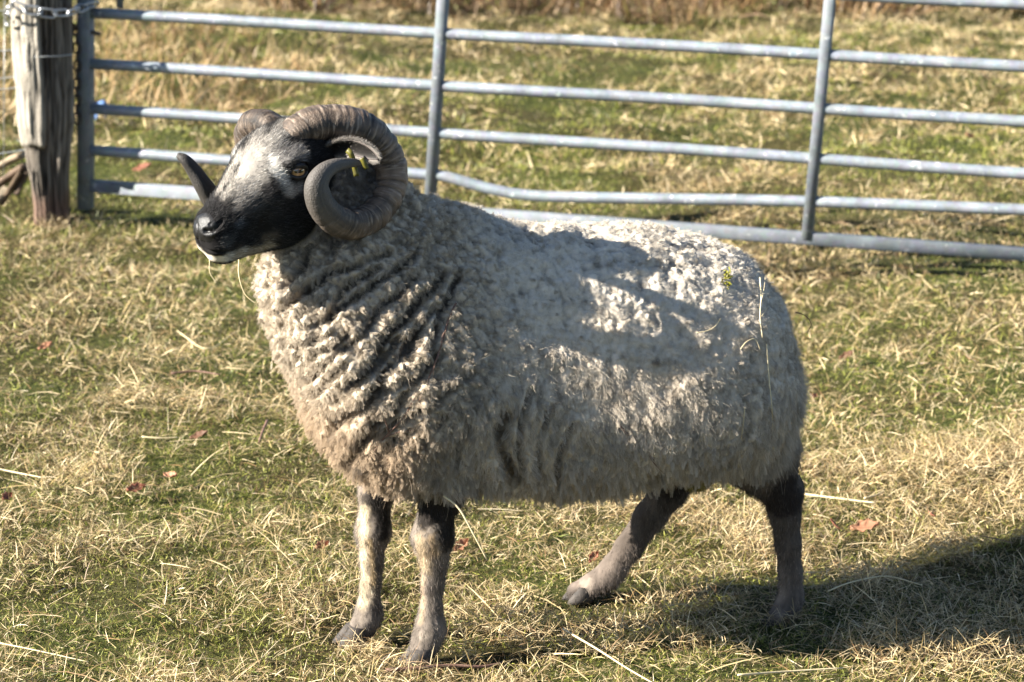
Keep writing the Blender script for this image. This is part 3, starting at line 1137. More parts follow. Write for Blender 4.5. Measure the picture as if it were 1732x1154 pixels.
near_face = sstep(0.035, 0.005, f(d_h))
L = (0.0035 + 0.0045 * rng.random(nw)) * (1 + 0.9 * rmp + 0.7 * lw + 1.2 * near_face)
stray = rng.random(nw) < 0.006
L = L * (0.45 + 0.75 * sstep(-0.006, 0.008, f(disp)))
L = np.where(stray, L * 2.2, L)
bright = 0.72 + 0.65 * rng.random(nw)
ob = fibres('fleece', rt - nn * 0.001, dr, L, 0.00016 + 0.00014 * rng.random(nw), cc * bright[:, None], wool_mat, ram, 5, 0.0011, 1.3, 0.15)
ob['kind'] = 'stuff'
# locks: bundles whose tips run together
M_, K_ = 9500, 20
f = scatter(M_, wool ** 3 * (1 - 0.9 * cmask) * (0.5 + 0.9 * front + 0.3 * sstep(0.40, 0.30, z) - 0.3 * (1 - front) * sstep(0.46, 0.54, z)) * sstep(0.0, 0.03, d_h))
rt, nn, cc = f(P2), f(Nn), f(col)
fr, lw, rmp, zz_ = f(front), f(low), f(rump), rt[:, 2]
wv_ = np.stack([fbm(rt * 22, 2, 361), fbm(rt * 22, 2, 371), fbm(rt * 22, 2, 381)], 1)
ld = unit(nn * (0.75 - 0.2 * rmp)[:, None] + dn * (0.25 + 0.5 * lw + 0.5 * rmp)[:, None] + wv_ * 0.9 + rng.normal(0, 0.18, (M_, 3)))
LL = (0.0055 + 0.0055 * rng.random(M_)) * (1 + 0.6 * rmp + 0.45 * lw + 1.3 * sstep(0.36, 0.29, zz_) * rng.random(M_) ** 3)
rep = lambda a: np.repeat(a, K_, 0)
ta_ = np.cross(ld, rng.normal(size=(M_, 3))); ta_ = unit(ta_); tb_ = np.cross(ld, ta_)
an = rng.random(M_ * K_) * 6.28; rr_ = np.sqrt(rng.random(M_ * K_)) * (0.003 + 0.003 * rng.random(M_)).repeat(K_)
offs_ = rep(ta_) * (np.cos(an) * rr_)[:, None] + rep(tb_) * (np.sin(an) * rr_)[:, None]
r0 = rep(rt) + offs_ - rep(nn) * 0.002
tip = rep(rt + ld * LL[:, None]) + offs_ * 0.42
dv_ = tip - r0
Lf = np.linalg.norm(dv_, axis=1)
br = (0.78 + 0.5 * rng.random(M_)).repeat(K_) * (0.85 + 0.3 * rng.random(M_ * K_))
fibres('wool_locks', r0, dv_ / Lf[:, None], Lf, 0.00017 + 0.00012 * rng.random(M_ * K_), np.clip(rep(cc) * br[:, None], 0, 0.85), wool_mat, ram, 5, 0.0007, 1.5, 0.12)['kind'] = 'stuff'
nf = 90000
fw = face * sstep(0.0, 0.003, np.minimum(dm, 1)) 
for e_ in EYES.values():
    fw = fw * sstep(0.017, 0.021, np.sqrt(((P - e_) ** 2).sum(1)))
nosep = H(108, 0, -74)
nosed = np.sqrt(((P - nosep) ** 2).sum(1))
f = scatter(nf, fw * sstep(0.018, 0.030, nosed))
rt, nn, cc = f(P2), f(Nn), f(col)
fl = -HF * 0.8 + np.array([0, 0, 0.25])
fl = fl + np.stack([fbm(rt * 20, 2, 191), fbm(rt * 20, 2, 192), fbm(rt * 20, 2, 193)], 1) * 0.35
dr = unit(nn * 0.33 + fl + rng.normal(0, 0.16, (nf, 3)))
fibres('face_fur', rt - nn * 0.0006, dr, 0.0040 + 0.0050 * rng.random(nf), 0.00017 + 0.0001 * rng.random(nf), np.clip(cc * np.exp(rng.normal(-0.05, 0.55, nf))[:, None] + ((rng.random(nf) < 0.13) * (0.05 + 0.12 * (cc.mean(1) > 0.05)))[:, None], 0, 0.9), fur_mat, ram, 4, 0.0003, 0.6)['kind'] = 'stuff'
nl = 42000
f = scatter(nl, legm * (z > 0.012))
rt, nn, cc = f(P2), f(Nn), f(col)
dr = unit(nn * 0.35 + dn * 0.9 + rng.normal(0, 0.2, (nl, 3)))
fibres('leg_fur', rt - nn * 0.0006, dr, 0.004 + 0.005 * rng.random(nl), 0.00016 + 0.0001 * rng.random(nl), np.clip(cc * np.exp(rng.normal(0, 0.55, nl))[:, None], 0, 0.9), fur_mat, ram, 4, 0.0004, 0.6)['kind'] = 'stuff'

# ------------------------------------------------------------------ horns
def YH(px, l):
    return 3.66 + (px - 447) * 0.0007 - 1.25 * l * 0.82


horn_near = [(488, 232, 46, .020), (508, 218, 58, .025), (540, 208, 64, .035), (576, 209, 67, .048), (614, 219, 67, .060), (644, 243, 63, .070), (661, 277, 60, .080),
             (662, 314, 58, .090), (647, 349, 57, .098), (622, 371, 56, .105), (592, 380, 53, .112), (563, 369, 50, .118), (542, 345, 46, .122), (535, 316, 40, .126),
             (545, 294, 32, .129), (564, 281, 24, .131), (588, 276, 17, .132), (604, 276, 12, .133), (611, 277, 6, .133)]


def horn(name, path, rad, tone, seed):
    n = len(path)
    seg = 44
    th = np.linspace(0, 2 * math.pi, seg, endpoint=False)
    # blunt triangular section, the keel on the outer edge
    rr = 1 + 0.05 * np.cos(2 * th) + 0.035 * np.cos(3 * th + 0.6)
    prof = np.stack([np.cos(th) * rr, np.sin(th) * rr], 1)
    sl = np.concatenate([[0], np.cumsum(np.linalg.norm(np.diff(path, axis=0), axis=1))])
    V, Fq, npf = sweep(path, rad, seg, prof=prof)
    V = V.reshape(n, seg, 3)
    cen = path[:, None]
    S_, T_ = np.meshgrid(sl, th, indexing='ij')
    t_ = S_ / sl[-1]
    wob = 0.0012 * np.stack([fbm(np.stack([np.cos(T_).ravel() * 1.5, np.sin(T_).ravel() * 1.5, S_.ravel() * 60], 1), 2, seed)]).reshape(n, seg)
    q = np.stack([(S_ + wob).ravel() * 300, np.cos(T_).ravel() * 0.6, np.sin(T_).ravel() * 0.6], 1)
    fine = vnoise(q, seed + 1).reshape(n, seg)
    q2 = np.stack([(S_ + wob * 1.5).ravel() * 62, np.cos(T_).ravel() * 0.35, np.sin(T_).ravel() * 0.35], 1)
    maj = vnoise(q2, seed + 2).reshape(n, seg)
    groove = np.exp(-(maj / 0.13) ** 2)
    amp = np.clip(rad / rad.max(), 0, 1)[:, None] ** 1.2 * sstep(0.88, 0.6, t_)
    dis = (fine * 0.0012 - groove * 0.0017 + 0.0011 * maj) * amp
    out = V - cen
    out /= np.linalg.norm(out, axis=2)[:, :, None] + 1e-9
    V = V + out * dis[:, :, None]
    streak = fbm(np.stack([S_.ravel() * 420, np.cos(T_).ravel() * 2.0, np.sin(T_).ravel() * 2.0], 1), 2, seed + 3).reshape(n, seg)
    lon = fbm(np.stack([S_.ravel() * 14, np.cos(T_).ravel() * 4, np.sin(T_).ravel() * 4], 1), 3, seed + 4).reshape(n, seg)
    midp = np.exp(-((t_ - 0.42) / 0.20) ** 2)  # lighter mid-curl: the sunlit stretch is painted into the horn colour
    base = np.array([0.048, 0.038, 0.031])[None, None] * (1 + 0 * t_[:, :, None])
    lightc = np.array([0.21, 0.145, 0.10])
    w = np.clip(0.22 + 0.45 * midp + 0.5 * lon + 0.35 * streak * amp, 0, 1)[:, :, None]
    c = base * (1 - w) + lightc * w
    c = c * (1 - 0.55 * groove * amp)[:, :, None]
    hi_ = np.clip((streak - 0.15) * 2.6, 0, 1)[:, :, None] * amp[:, :, None] * 0.45
    c = c * (1 - hi_) + np.array([0.42, 0.34, 0.27]) * hi_
    tipg = sstep(0.60, 0.85, t_)[:, :, None]
    c = c * (1 - tipg) + np.array([0.085, 0.076, 0.068]) * (1 + 0.5 * lon[:, :, None]) * tipg
    me = mesh_np(name, V.reshape(-1, 3), Fq, npf)
    set_col(me, np.clip(c.reshape(-1, 3) * tone, 0.01, 0.7))
    return link(name, me, horn_mat, ram)


sp = spline([(a, b, r, l) for a, b, r, l in horn_near], 520)
hpath = np.array([W(a, b, YH(a, l)) for a, b, r, l in sp])
horn('horn', hpath, sp[:, 2] / 2 * 3.66 / F, 1.0, 600)
fh = [(472, 232, 46, 3.695), (460, 216, 54, 3.705), (446, 210, 54, 3.720), (431, 212, 53, 3.740), (424, 235, 56, 3.770), (425, 290, 52, 3.800), (418, 335, 50, 3.780), (392, 352, 46, 3.750), (365, 343, 42, 3.725),
      (346, 318, 34, 3.710), (328, 290, 27, 3.705), (314, 272, 20, 3.700), (304, 265, 14, 3.700), (299, 263, 7, 3.700)]
sp = spline(fh, 460)
horn('horn', np.array([W(a, b, Y) for a, b, r, Y in sp]), sp[:, 2] / 2 * 3.76 / F, 0.5, 700)

# ------------------------------------------------------------------ eyes
def frame_from(outv, upv=(0, 0, 1)):
    zc = np.array(outv, float); zc /= np.linalg.norm(zc)
    xc = np.cross(upv, zc); xc /= np.linalg.norm(xc)
    return np.stack([xc, np.cross(zc, xc), zc], 1)      # columns


for s_ in (1, -1):
    Rf = frame_from(HL * s_ * 0.90 + HF * 0.42 + np.array([0, 0, 0.06]))
    nu, nvv = 64, 48
    th = np.linspace(0, math.pi, nvv); ph = np.linspace(0, 2 * math.pi, nu, endpoint=False)
    TH, PH = np.meshgrid(th, ph, indexing='ij')
    loc = np.stack([np.sin(TH) * np.cos(PH), np.sin(TH) * np.sin(PH), np.cos(TH)], -1).reshape(-1, 3) * EYE_R
    front_ = loc[:, 2] > 0
    r2 = np.hypot(loc[:, 0], loc[:, 1]) * 1000
    c = np.tile(np.array([0.03, 0.018, 0.012]), (len(loc), 1))
    iris = sstep(11.2, 10.2, r2) * front_
    vn = vnoise(np.stack([np.arctan2(loc[:, 1], loc[:, 0]) * 9, r2 * 0.2, r2 * 0], 1), 5)
    ic = np.array([0.34, 0.19, 0.075])[None] * (1 + 0.35 * vn)[:, None]
    ic = ic * (1 - 0.55 * sstep(7.5, 11, r2))[:, None]
    c = c * (1 - iris[:, None]) + ic * iris[:, None]
    ca_, sa_ = math.cos(0.10), math.sin(0.10)
    xx = (loc[:, 0] * ca_ + loc[:, 1] * sa_) * 1000; yy = (-loc[:, 0] * sa_ + loc[:, 1] * ca_) * 1000
    pup = sstep(1.15, 0.8, (np.abs(xx / 6.6) ** 3 + np.abs(yy / 2.6) ** 3)) * front_
    c = c * (1 - pup[:, None]) + np.array([0.004, 0.004, 0.005]) * pup[:, None]
    V = loc @ Rf.T + EYES[s_]
    i = np.arange(nvv * nu).reshape(nvv, nu)
    Q = np.stack([i[:-1], i[1:], np.roll(i[1:], -1, 1), np.roll(i[:-1], -1, 1)], -1).reshape(-1, 4)
    me = mesh_np('eye', V, Q, [4] * len(Q))
    set_col(me, c)
    eye = link('eye', me, eye_mat, ram)
    # lids: a soft almond ring round the ball, the upper lid heavier
    a_ = np.linspace(0, 2 * math.pi, 49)
    ex = 0.0142 * np.cos(a_) ; ey = np.where(np.sin(a_) > 0, 0.0086, 0.0088) * np.sin(a_) - 0.0003
    ez = np.sqrt(np.maximum(EYE_R ** 2 - ex ** 2 - ey ** 2, 0)) + 0.0006
    lid = np.stack([ex, ey, ez], 1) @ Rf.T + EYES[s_]
    lr = 0.0027 + 0.0020 * np.clip(np.sin(a_), 0, 1)
    tube('eyelid', lid, lr, lid_mat, ram, 14, cap=False, up=Rf[:, 2])

# ------------------------------------------------------------------ ears
def ear(name, cpts, wpx, depthv, label=None):
    """cupped leaf: centre line with a width that opens and closes, folded round its own axis"""
    m, k = 26, 17
    sp = spline(cpts, m)
    cen = np.array([W(a, b, Y) for a, b, Y in sp])
    T = np.gradient(cen, axis=0); T /= np.linalg.norm(T, axis=1)[:, None]
    V = []; col_ = []
    for q in range(m):
        t = q / (m - 1)
        w = wpx * 0.00086 * (0.42 + 0.9 * math.sin(math.pi * min(1, t * 0.9 + 0.12)) ** 0.9) * (1 - t ** 6) ** 0.5
        up = np.cross(depthv, T[q]); up /= np.linalg.norm(up)
        if up[2] < 0: up = -up
        dp = np.array(depthv)
        for j in range(k):
            s2 = -1 + 2 * j / (k - 1)
            fold = 1.25 - 0.35 * t
            V.append(cen[q] + up * w * math.sin(s2 * fold) / math.sin(1.25) + dp * w * (math.cos(s2 * fold) - 0.35) * 0.9 + np.array([0, 0, 0.0008]) * math.sin(9 * t + 3 * s2))
            rim = abs(s2) ** 4
            g = 0.010 + 0.11 * rim
            col_.append((g * (0.75 + 0.3 * rim), g * 0.80 * (0.8 + 0.3 * rim), g * 0.72 * (0.8 + 0.3 * rim)))
    i = np.arange(m * k).reshape(m, k)
    Q = np.stack([i[:-1, :-1], i[1:, :-1], i[1:, 1:], i[:-1, 1:]], -1).reshape(-1, 4)
    me = mesh_np(name, V, Q, [4] * len(Q))
    set_col(me, np.array(col_) * 1.15)
    o = link(name, me, fur_mat, ram)
    so = o.modifiers.new('t', 'SOLIDIFY'); so.thickness = 0.004; so.offset = 0
    sb = o.modifiers.new('s', 'SUBSURF'); sb.levels = 1; sb.render_levels = 1
    # downy edge
    Vn = np.array(V).reshape(m, k, 3)
    nE = 5200
    qi = rng.random(nE) * (m - 2); js = rng.random(nE) * (k - 1.01)
    edge_ = rng.random(nE) < 0.5
    js = np.where(edge_, np.where(rng.random(nE) < 0.5, 0, k - 1.01), js)
    q0 = qi.astype(int); j0 = js.astype(int)
    base_ = Vn[q0, j0] * (1 - (js - j0))[:, None] + Vn[q0, np.minimum(j0 + 1, k - 1)] * (js - j0)[:, None]
    base_ = base_ + (Vn[q0 + 1, j0] - Vn[q0, j0]) * (qi - q0)[:, None]
    tdir = T[q0]
    away = unit(base_ - cen[q0])
    dr_ = unit(tdir * 0.8 + away * np.where(edge_, 0.7, 0.2)[:, None] - np.array(depthv) * np.where(rng.random(nE) < 0.5, 0.4, -0.4)[:, None] + rng.normal(0, 0.25, (nE, 3)))
    g = 0.10 + 0.32 * rng.random(nE)
    fibres('ear_fur', base_, dr_, 0.004 + 0.004 * rng.random(nE), np.full(nE, 0.00018), np.stack([g, g * 0.9, g * 0.8], 1), fur_mat, o, 4, 0.0003)['kind'] = 'stuff'
    return o


e1 = ear('ear', [(556, 258, 3.685), (572, 252, 3.670), (592, 251, 3.655), (612, 256, 3.642), (630, 263, 3.634), (641, 270, 3.630)], 14, np.array([-0.10, 0.93, 0.34]))
bb = lambda p: p - 2 * ((p - HO) @ HL) * HL
fe = [bb(W(a, b, Y)) for a, b, Y in [(556, 252, 3.685), (572, 246, 3.670), (592, 248, 3.660), (614, 254, 3.650), (632, 262, 3.645), (640, 268, 3.645)]]
m_ = e1.data.copy()
co = np.zeros(len(m_.vertices) * 3, np.float32); m_.vertices.foreach_get('co', co); co = co.reshape(-1, 3).astype(float)
co = co - 2 * ((co - HO) @ HL)[:, None] * HL
m_.vertices.foreach_set('co', co.astype(np.float32).ravel()); m_.flip_normals()
e2 = bpy.data.objects.new('ear', m_); C.objects.link(e2); e2.parent = ram
so = e2.modifiers.new('t', 'SOLIDIFY'); so.thickness = 0.004; so.offset = 0


def strap(name, pts, wpx, mat, parent, th=0.0012, n=14):
    sp = spline(pts, n)
    cen = np.array([W(a, b, Y) for a, b, Y in sp])
    T = np.gradient(cen, axis=0); T /= np.linalg.norm(T, axis=1)[:, None]
    V = []
    dv = np.array([0, -1, 0.0])
    for q in range(n):
        sd = np.cross(T[q], dv); sd /= np.linalg.norm(sd)
        w = wpx * 0.00086 / 2
        V += [cen[q] - sd * w - dv * th, cen[q] + sd * w - dv * th, cen[q] + sd * w + dv * th, cen[q] - sd * w + dv * th]
    i = np.arange(n * 4).reshape(n, 4)
    Q = np.stack([i[:-1], np.roll(i[:-1], -1, 1), np.roll(i[1:], -1, 1), i[1:]], -1).reshape(-1, 4)
    Fq = list(Q.ravel()) + [3, 2, 1, 0] + list(i[-1])
    return link(name, mesh_np(name, V, Fq, [4] * (len(Q) + 2)), mat, parent, smooth=False)


strap('ear_tag', [(587, 254, 3.638), (593, 260, 3.635), (597, 270, 3.638), (600, 284, 3.642), (603, 298, 3.642)], 9, tag_mat, e1)
strap('ear_tag', [(612, 268, 3.625), (616, 276, 3.625), (620, 286, 3.627)], 8, tag_mat, e1)

# nose pad: a bare wet skin shell over the muzzle tip
npd = np.argwhere((nosed < 0.0275) & (hd[:, 0] > 96) & (hd[:, 2] > -90))[:, 0]
sel = np.zeros(nv, bool); sel[npd] = True
qs = QF[sel[QF].all(1)]
if len(qs):
    uq, inv = np.unique(qs, return_inverse=True)
    fall = sstep(0.0275, 0.020, nosed[uq])
    Vp = P2[uq] + Nn[uq] * (-0.0005 + 0.0011 * fall + 0.0003 * fbm(P[uq] * 260, 2, 9))[:, None]
    link('nose_pad', mesh_np('nose_pad', Vp, inv.ravel(), [4] * len(qs)), nose_mat, ram)

# ------------------------------------------------------------------ hooves: two claws each
def hoof(px, py, Y, toe, sc=1.0):
    """cloven hoof: px,py,Y = centre of the coronet, toe = unit direction of the toes"""
    c0 = W(px, py, Y)
    t = np.array([toe[0], toe[1], 0.0]); t /= np.linalg.norm(t)
    sd = np.array([-t[1], t[0], 0.0])
    V, Fq, npf = [], [], []
    zb = 0.001
    for s2 in (-1, 1):
        rows = []
        for (h, fwd0, fwd1, hw, off) in [(0.030, -0.014, 0.012, 0.0105, 0.0095), (0.018, -0.016, 0.021, 0.0118, 0.0108), (0.006, -0.017, 0.031, 0.0125, 0.0118), (0.0, -0.017, 0.034, 0.0125, 0.012)]:
            ring = []
            for a in np.linspace(0, 2 * math.pi, 14, endpoint=False):
                fx = (fwd0 + fwd1) / 2 + (fwd1 - fwd0) / 2 * math.copysign(abs(math.cos(a)) ** 0.8, math.cos(a))
                wx = hw * math.sin(a) * (1 - 0.35 * max(0, math.cos(a)) ** 2)
                ring.append(np.array([c0[0], c0[1], zb]) + (t * fx + sd * (s2 * off + wx)) * sc + np.array([0, 0, h * sc]))
            rows.append(ring)
        b0 = len(V)
        for r in rows: V += r
        n_ = 14
        for k in range(3):
            for j in range(n_):
                Fq += [b0 + k * n_ + j, b0 + (k + 1) * n_ + j, b0 + (k + 1) * n_ + (j + 1) % n_, b0 + k * n_ + (j + 1) % n_]; npf.append(4)
        Fq += list(range(b0, b0 + n_)); npf.append(n_)
        Fq += list(range(b0 + 3 * n_, b0 + 4 * n_))[::-1]; npf.append(n_)
    return link('hoof', mesh_np('hoof', V, Fq, npf), hoof_mat, ram)


tf = (FWD[0], FWD[1])
hoof(709, 1098, NEAR(710) - 0.016, tf, 0.95); hoof(599, 1070, FAR(600) - 0.014, tf, 0.95)
hoof(1318, 1040, NEAR(1312) - 0.005, tf, 0.9); hoof(984, 1000, 4.05, tf, 0.9)
hp_ = [W(738, 1092, NEAR(735) - .012), W(640, 1062, FAR(635) - .012)]

# ------------------------------------------------------------------ gate
gate = empty('field_gate', W(145, 340, 6.9))
tag(gate, 'galvanised tubular steel field gate with one bent rail behind the ram', 'gate')
GI = -np.array(gate.location)


def gY(px):
    a, b = W(150, 250, 6.9), W(1732, 250, 6.32)
    # straight line in plan between the two ends
    lo_, hi_ = 6.0, 7.2
    for _ in range(40):
        m = (lo_ + hi_) / 2
        p = W(px, 250, m)
        yl = a[1] + (b[1] - a[1]) * (p[0] - a[0]) / (b[0] - a[0])
        if m < yl: lo_ = m
        else: hi_ = m
    return lo_


def gp(px, py, dy=0.0):
    return W(px, py, gY(px) + dy)


def child_of_gate(o):
    o.parent = gate
    o.matrix_parent_inverse = Matrix.Translation(-gate.location)
    return o


rails = [[(150, 254), (420, 274), (690, 293), (742, 297), (770, 303), (800, 312), (840, 322), (880, 329), (940, 333), (1100, 336), (1365, 341), (1732, 355)],
         [(150, 184), (1732, 293)], [(150, 108), (1732, 205)], [(150, 22), (1732, 112)], [(150, -72), (1732, 6)], [(150, -178), (1732, -112)]]
for r in rails:
    P_ = [gp(*q) for q in r]
    e = P_[-1] - P_[-2]; P_.append(P_[-1] + e / np.linalg.norm(e) * 0.9)
    if len(r) > 2:
        P_ = spline(P_, 60)
    else:
        P_ = [P_[0] + (P_[-1] - P_[0]) * t for t in np.linspace(0, 1, 24)]
        P_ = [p + np.array([0, 0, 0.0015 * math.sin(k * 0.7)]) for k, p in enumerate(P_)]
    child_of_gate(tube('rail', P_, 0.0144, galv_mat, None, 18))


def bar(name, a, b, w, d, mat, fn=None):
    """square-section bar between two points, w across the gate face, d through it, softened edges"""
    a, b = np.array(a), np.array(b)
    T = (b - a) / np.linalg.norm(b - a)
    gd = gp(1600, 250) - gp(200, 250)
    nrm = np.array([gd[1], -gd[0], 0.0]); nrm = nrm - T * (nrm @ T); nrm /= np.linalg.norm(nrm)
    sd = np.cross(nrm, T)
    c_ = 0.16
    prof = []
    for sx, sy in ((1, 1), (-1, 1), (-1, -1), (1, -1)):
        pr = [(sx * (1 - c_), sy), (sx, sy * (1 - c_))]
        if sx * sy > 0: pr = pr[::-1]
        prof += pr
    V = []
    for q in (a, b):
        for x_, y_ in prof:
            V.append(q + sd * x_ * w / 2 + nrm * y_ * d / 2)
    Fq, npf = [], []
    for j in range(8):
        Fq += [j, (j + 1) % 8, 8 + (j + 1) % 8, 8 + j]; npf.append(4)
    Fq += list(range(8))[::-1] + list(range(8, 16)); npf += [8, 8]
    me = mesh_np(name, V, Fq, npf)
    return child_of_gate(link(name, me, mat, None, smooth=False))


e = gp(1732, 430) - gp(150, 314)
bar('bottom_rail', gp(150, 314), gp(1732, 430) + e / np.linalg.norm(e) * 0.9, 0.032, 0.030, flat_galv)
bar('stile', gp(145, 352), gp(145, -190), 0.036, 0.040, flat_galv)
bar('brace', gp(727, 352), gp(760, -170), 0.0265, 0.034, flat_galv)
bar('brace', gp(1365, 404), gp(1417, -136), 0.0265, 0.034, flat_galv)
bar('latch_bar', gp(203, 14), gp(204, -70), 0.016, 0.010, flat_galv)
# a hinge lug and its bolt on the stile
tube('hinge_lug', [gp(118, 48, -.02), gp(136, 50, -.01), gp(170, 58, 0.0)], 0.0055, rust_mat).parent = None
child_of_gate(bpy.data.objects['hinge_lug'])

# ------------------------------------------------------------------ post
def post():
    n, seg = 150, 120
    bot = G(84, 372); bot[2] = -0.05
    Yp = 6.86
    V = []; col_ = []
    rows = np.linspace(0, 1, n)
    th = np.linspace(0, 2 * math.pi, seg, endpoint=False)
    for k, t in enumerate(rows):
        py = 380 - t * 560
        cx_ = np.interp(py, [-180, 0, 100, 200, 280, 345, 380], [70, 72, 76, 80, 82, 86, 88])
        c = W(cx_, py, Yp)
        rp_ = np.interp(py, [-180, 0, 100, 200, 250, 300, 345, 380], [50, 51, 50, 47, 42, 38, 33, 34]) * 0.00163
        zz = np.full(seg, c[2])
        q = np.stack([np.cos(th) * 2.2, np.sin(th) * 2.2, zz * 2.6], 1)
        q2 = np.stack([np.cos(th) * 7, np.sin(th) * 7, zz * 4.0], 1)
        q3 = np.stack([np.cos(th) * 22, np.sin(th) * 22, zz * 8.0], 1)
        a, b, d = fbm(q, 3, 801), fbm(q2, 2, 811), fbm(q3, 2, 821)
        crack = np.exp(-(b / 0.16) ** 2)
        # proud slab on the side turned to the camera and the sun, broken off low down
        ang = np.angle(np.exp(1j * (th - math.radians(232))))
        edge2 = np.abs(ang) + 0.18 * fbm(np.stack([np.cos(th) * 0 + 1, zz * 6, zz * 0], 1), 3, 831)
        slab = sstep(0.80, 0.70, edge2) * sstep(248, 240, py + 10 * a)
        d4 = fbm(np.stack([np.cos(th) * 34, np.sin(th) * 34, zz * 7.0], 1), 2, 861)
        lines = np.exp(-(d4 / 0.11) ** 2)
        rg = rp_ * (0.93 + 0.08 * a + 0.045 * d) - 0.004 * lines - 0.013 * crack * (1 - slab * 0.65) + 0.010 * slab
        hol = sstep(0.5, 0.2, np.abs(np.angle(np.exp(1j * (th - math.radians(285)))) + 0.25 * a))
        gap = np.exp(-((np.angle(np.exp(1j * (th - math.radians(268)))) + 0.10 * a + 0.06 * b) / 0.10) ** 2) * sstep(345, 250, py)
        rg = rg - 0.016 * hol * (1 - slab) - 0.024 * gap * (1 - slab) - 0.010 * np.clip(b, 0, 1) * (1 - slab)
        V.append(np.stack([c[0] + np.cos(th) * rg, c[1] + np.sin(th) * rg, zz], 1))
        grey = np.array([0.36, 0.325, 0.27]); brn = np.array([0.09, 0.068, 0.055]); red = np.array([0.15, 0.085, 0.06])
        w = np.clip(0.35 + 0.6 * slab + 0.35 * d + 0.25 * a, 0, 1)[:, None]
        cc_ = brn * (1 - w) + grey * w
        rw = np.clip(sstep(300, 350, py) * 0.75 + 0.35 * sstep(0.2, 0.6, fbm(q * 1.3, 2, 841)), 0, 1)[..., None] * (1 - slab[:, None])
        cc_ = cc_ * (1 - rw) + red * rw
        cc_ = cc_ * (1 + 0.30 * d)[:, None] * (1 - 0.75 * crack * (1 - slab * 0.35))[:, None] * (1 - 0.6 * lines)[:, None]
        col_.append(cc_)
    V = np.concatenate(V); col_ = np.clip(np.concatenate(col_), 0.01, 0.7)
    i = np.arange(n * seg).reshape(n, seg)
    Q = np.stack([i[:-1], np.roll(i[:-1], -1, 1), np.roll(i[1:], -1, 1), i[1:]], -1).reshape(-1, 4)
    Fq = list(Q.ravel()) + list(i[-1])
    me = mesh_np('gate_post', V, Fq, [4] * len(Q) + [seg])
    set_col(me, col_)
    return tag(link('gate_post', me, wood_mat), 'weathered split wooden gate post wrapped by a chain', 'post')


post()


def chain_link(loc, T, roll, L=0.040, Wd=0.024, wire=0.0032):
    """stadium-shaped ring"""
    a = np.linspace(0, 2 * math.pi, 28, endpoint=False)
    st = (L - Wd) / 2
    x = np.cos(a) * Wd / 2 + np.where(np.cos(a) > 0, st, -st); y = np.sin(a) * Wd / 2
    T = T / np.linalg.norm(T)
    up = np.array([0.1, -0.3, 1.0]); up -= T * (up @ T); up /= np.linalg.norm(up)
    sd = np.cross(T, up)
    B = up * math.cos(roll) + sd * math.sin(roll)
    pth = loc + x[:, None] * T + y[:, None] * B
    pth = np.vstack([pth, pth[:1], pth[1:2]])
    V, Fq, npf = sweep(pth, wire, 8, cap=False, up=np.cross(T, B))
    return mesh_np('link', V, Fq, npf)


def chain(name, pts, mat, label, L, Wd, wire):
    root = empty(name, pts[0])
    tag(root, label, 'chain')
    P_ = spline(pts, 300)
    sl = np.concatenate([[0], np.cumsum(np.linalg.norm(np.diff(P_, axis=0), axis=1))])
    step = L - 2.4 * wire
    for k, s_ in enumerate(np.arange(0, sl[-1], step)):
        j = min(np.searchsorted(sl, s_), 298)
        o = link('link', chain_link(P_[j], P_[j + 1] - P_[j], (k % 2) * math.pi / 2 + 0.35 + rng.normal(0, 0.12), L, Wd, wire), mat, None)
        o.parent = root
        o.matrix_parent_inverse = Matrix.Translation(-root.location)
    return root


chain('gate_chain', [W(13, 32, 6.79), W(15, 16, 6.765), W(27, 9, 6.755), W(44, 16, 6.75), W(62, 19, 6.75), W(84, 23, 6.755), W(104, 22, 6.77), W(124, 20, 6.80), W(141, 12, 6.845), W(158, 8, 6.87)],
      chain_mat, 'bright steel chain looped round the top of the wooden post to the gate', 0.046, 0.024, 0.0034)
chain('hanging_chain', [W(120, 44, 6.86), W(127, 50, 6.875), W(130, 80, 6.88), W(131, 120, 6.88), W(130, 160, 6.88), W(131, 205, 6.88)],
      rust_mat, 'dark thin chain hanging down between the wooden post and the gate', 0.030, 0.017, 0.0026)

# ------------------------------------------------------------------ wire fence at the left edge
wf = empty('wire_fence', W(20, 330, 6.8)); tag(wf, 'thin wire fence strands running off the left of the post', 'fence')
for pts in [[(-700, 60), (0, 18), (18, 14)], [(-700, 130), (0, 86), (24, 82)], [(-700, 205), (0, 133), (24, 122)], [(-700, 200), (0, 151), (26, 147)], [(-700, 330), (0, 260), (30, 236)],
            [(22, 93), (40, 96), (70, 96), (100, 95), (124, 92)]]:
    Yw = 6.80 if pts[0][0] < 0 else None
    P_ = [W(a, b, (6.86 - 0.0003 * (30 - a) * 0 if a < 24 else 6.86)) for a, b in pts] if Yw else [W(a, b, 6.775 + 0.00004 * (a - 72) ** 2 * 0.55) for a, b in pts]
    o = tube('wire', spline(P_, 16), 0.0016, wire_mat, None, 6)
    o.parent = wf; o.matrix_parent_inverse = Matrix.Translation(-wf.location)
    if not Yw: o['label'] = 'wire strand wrapped across the face of the post'
for px in (-60, 8):
    o = tube('wire', [W(px, 0, 6.86), W(px - 2, 300, 6.86)], 0.0012, wire_mat, None, 6)
    o.parent = wf; o.matrix_parent_inverse = Matrix.Translation(-wf.location)

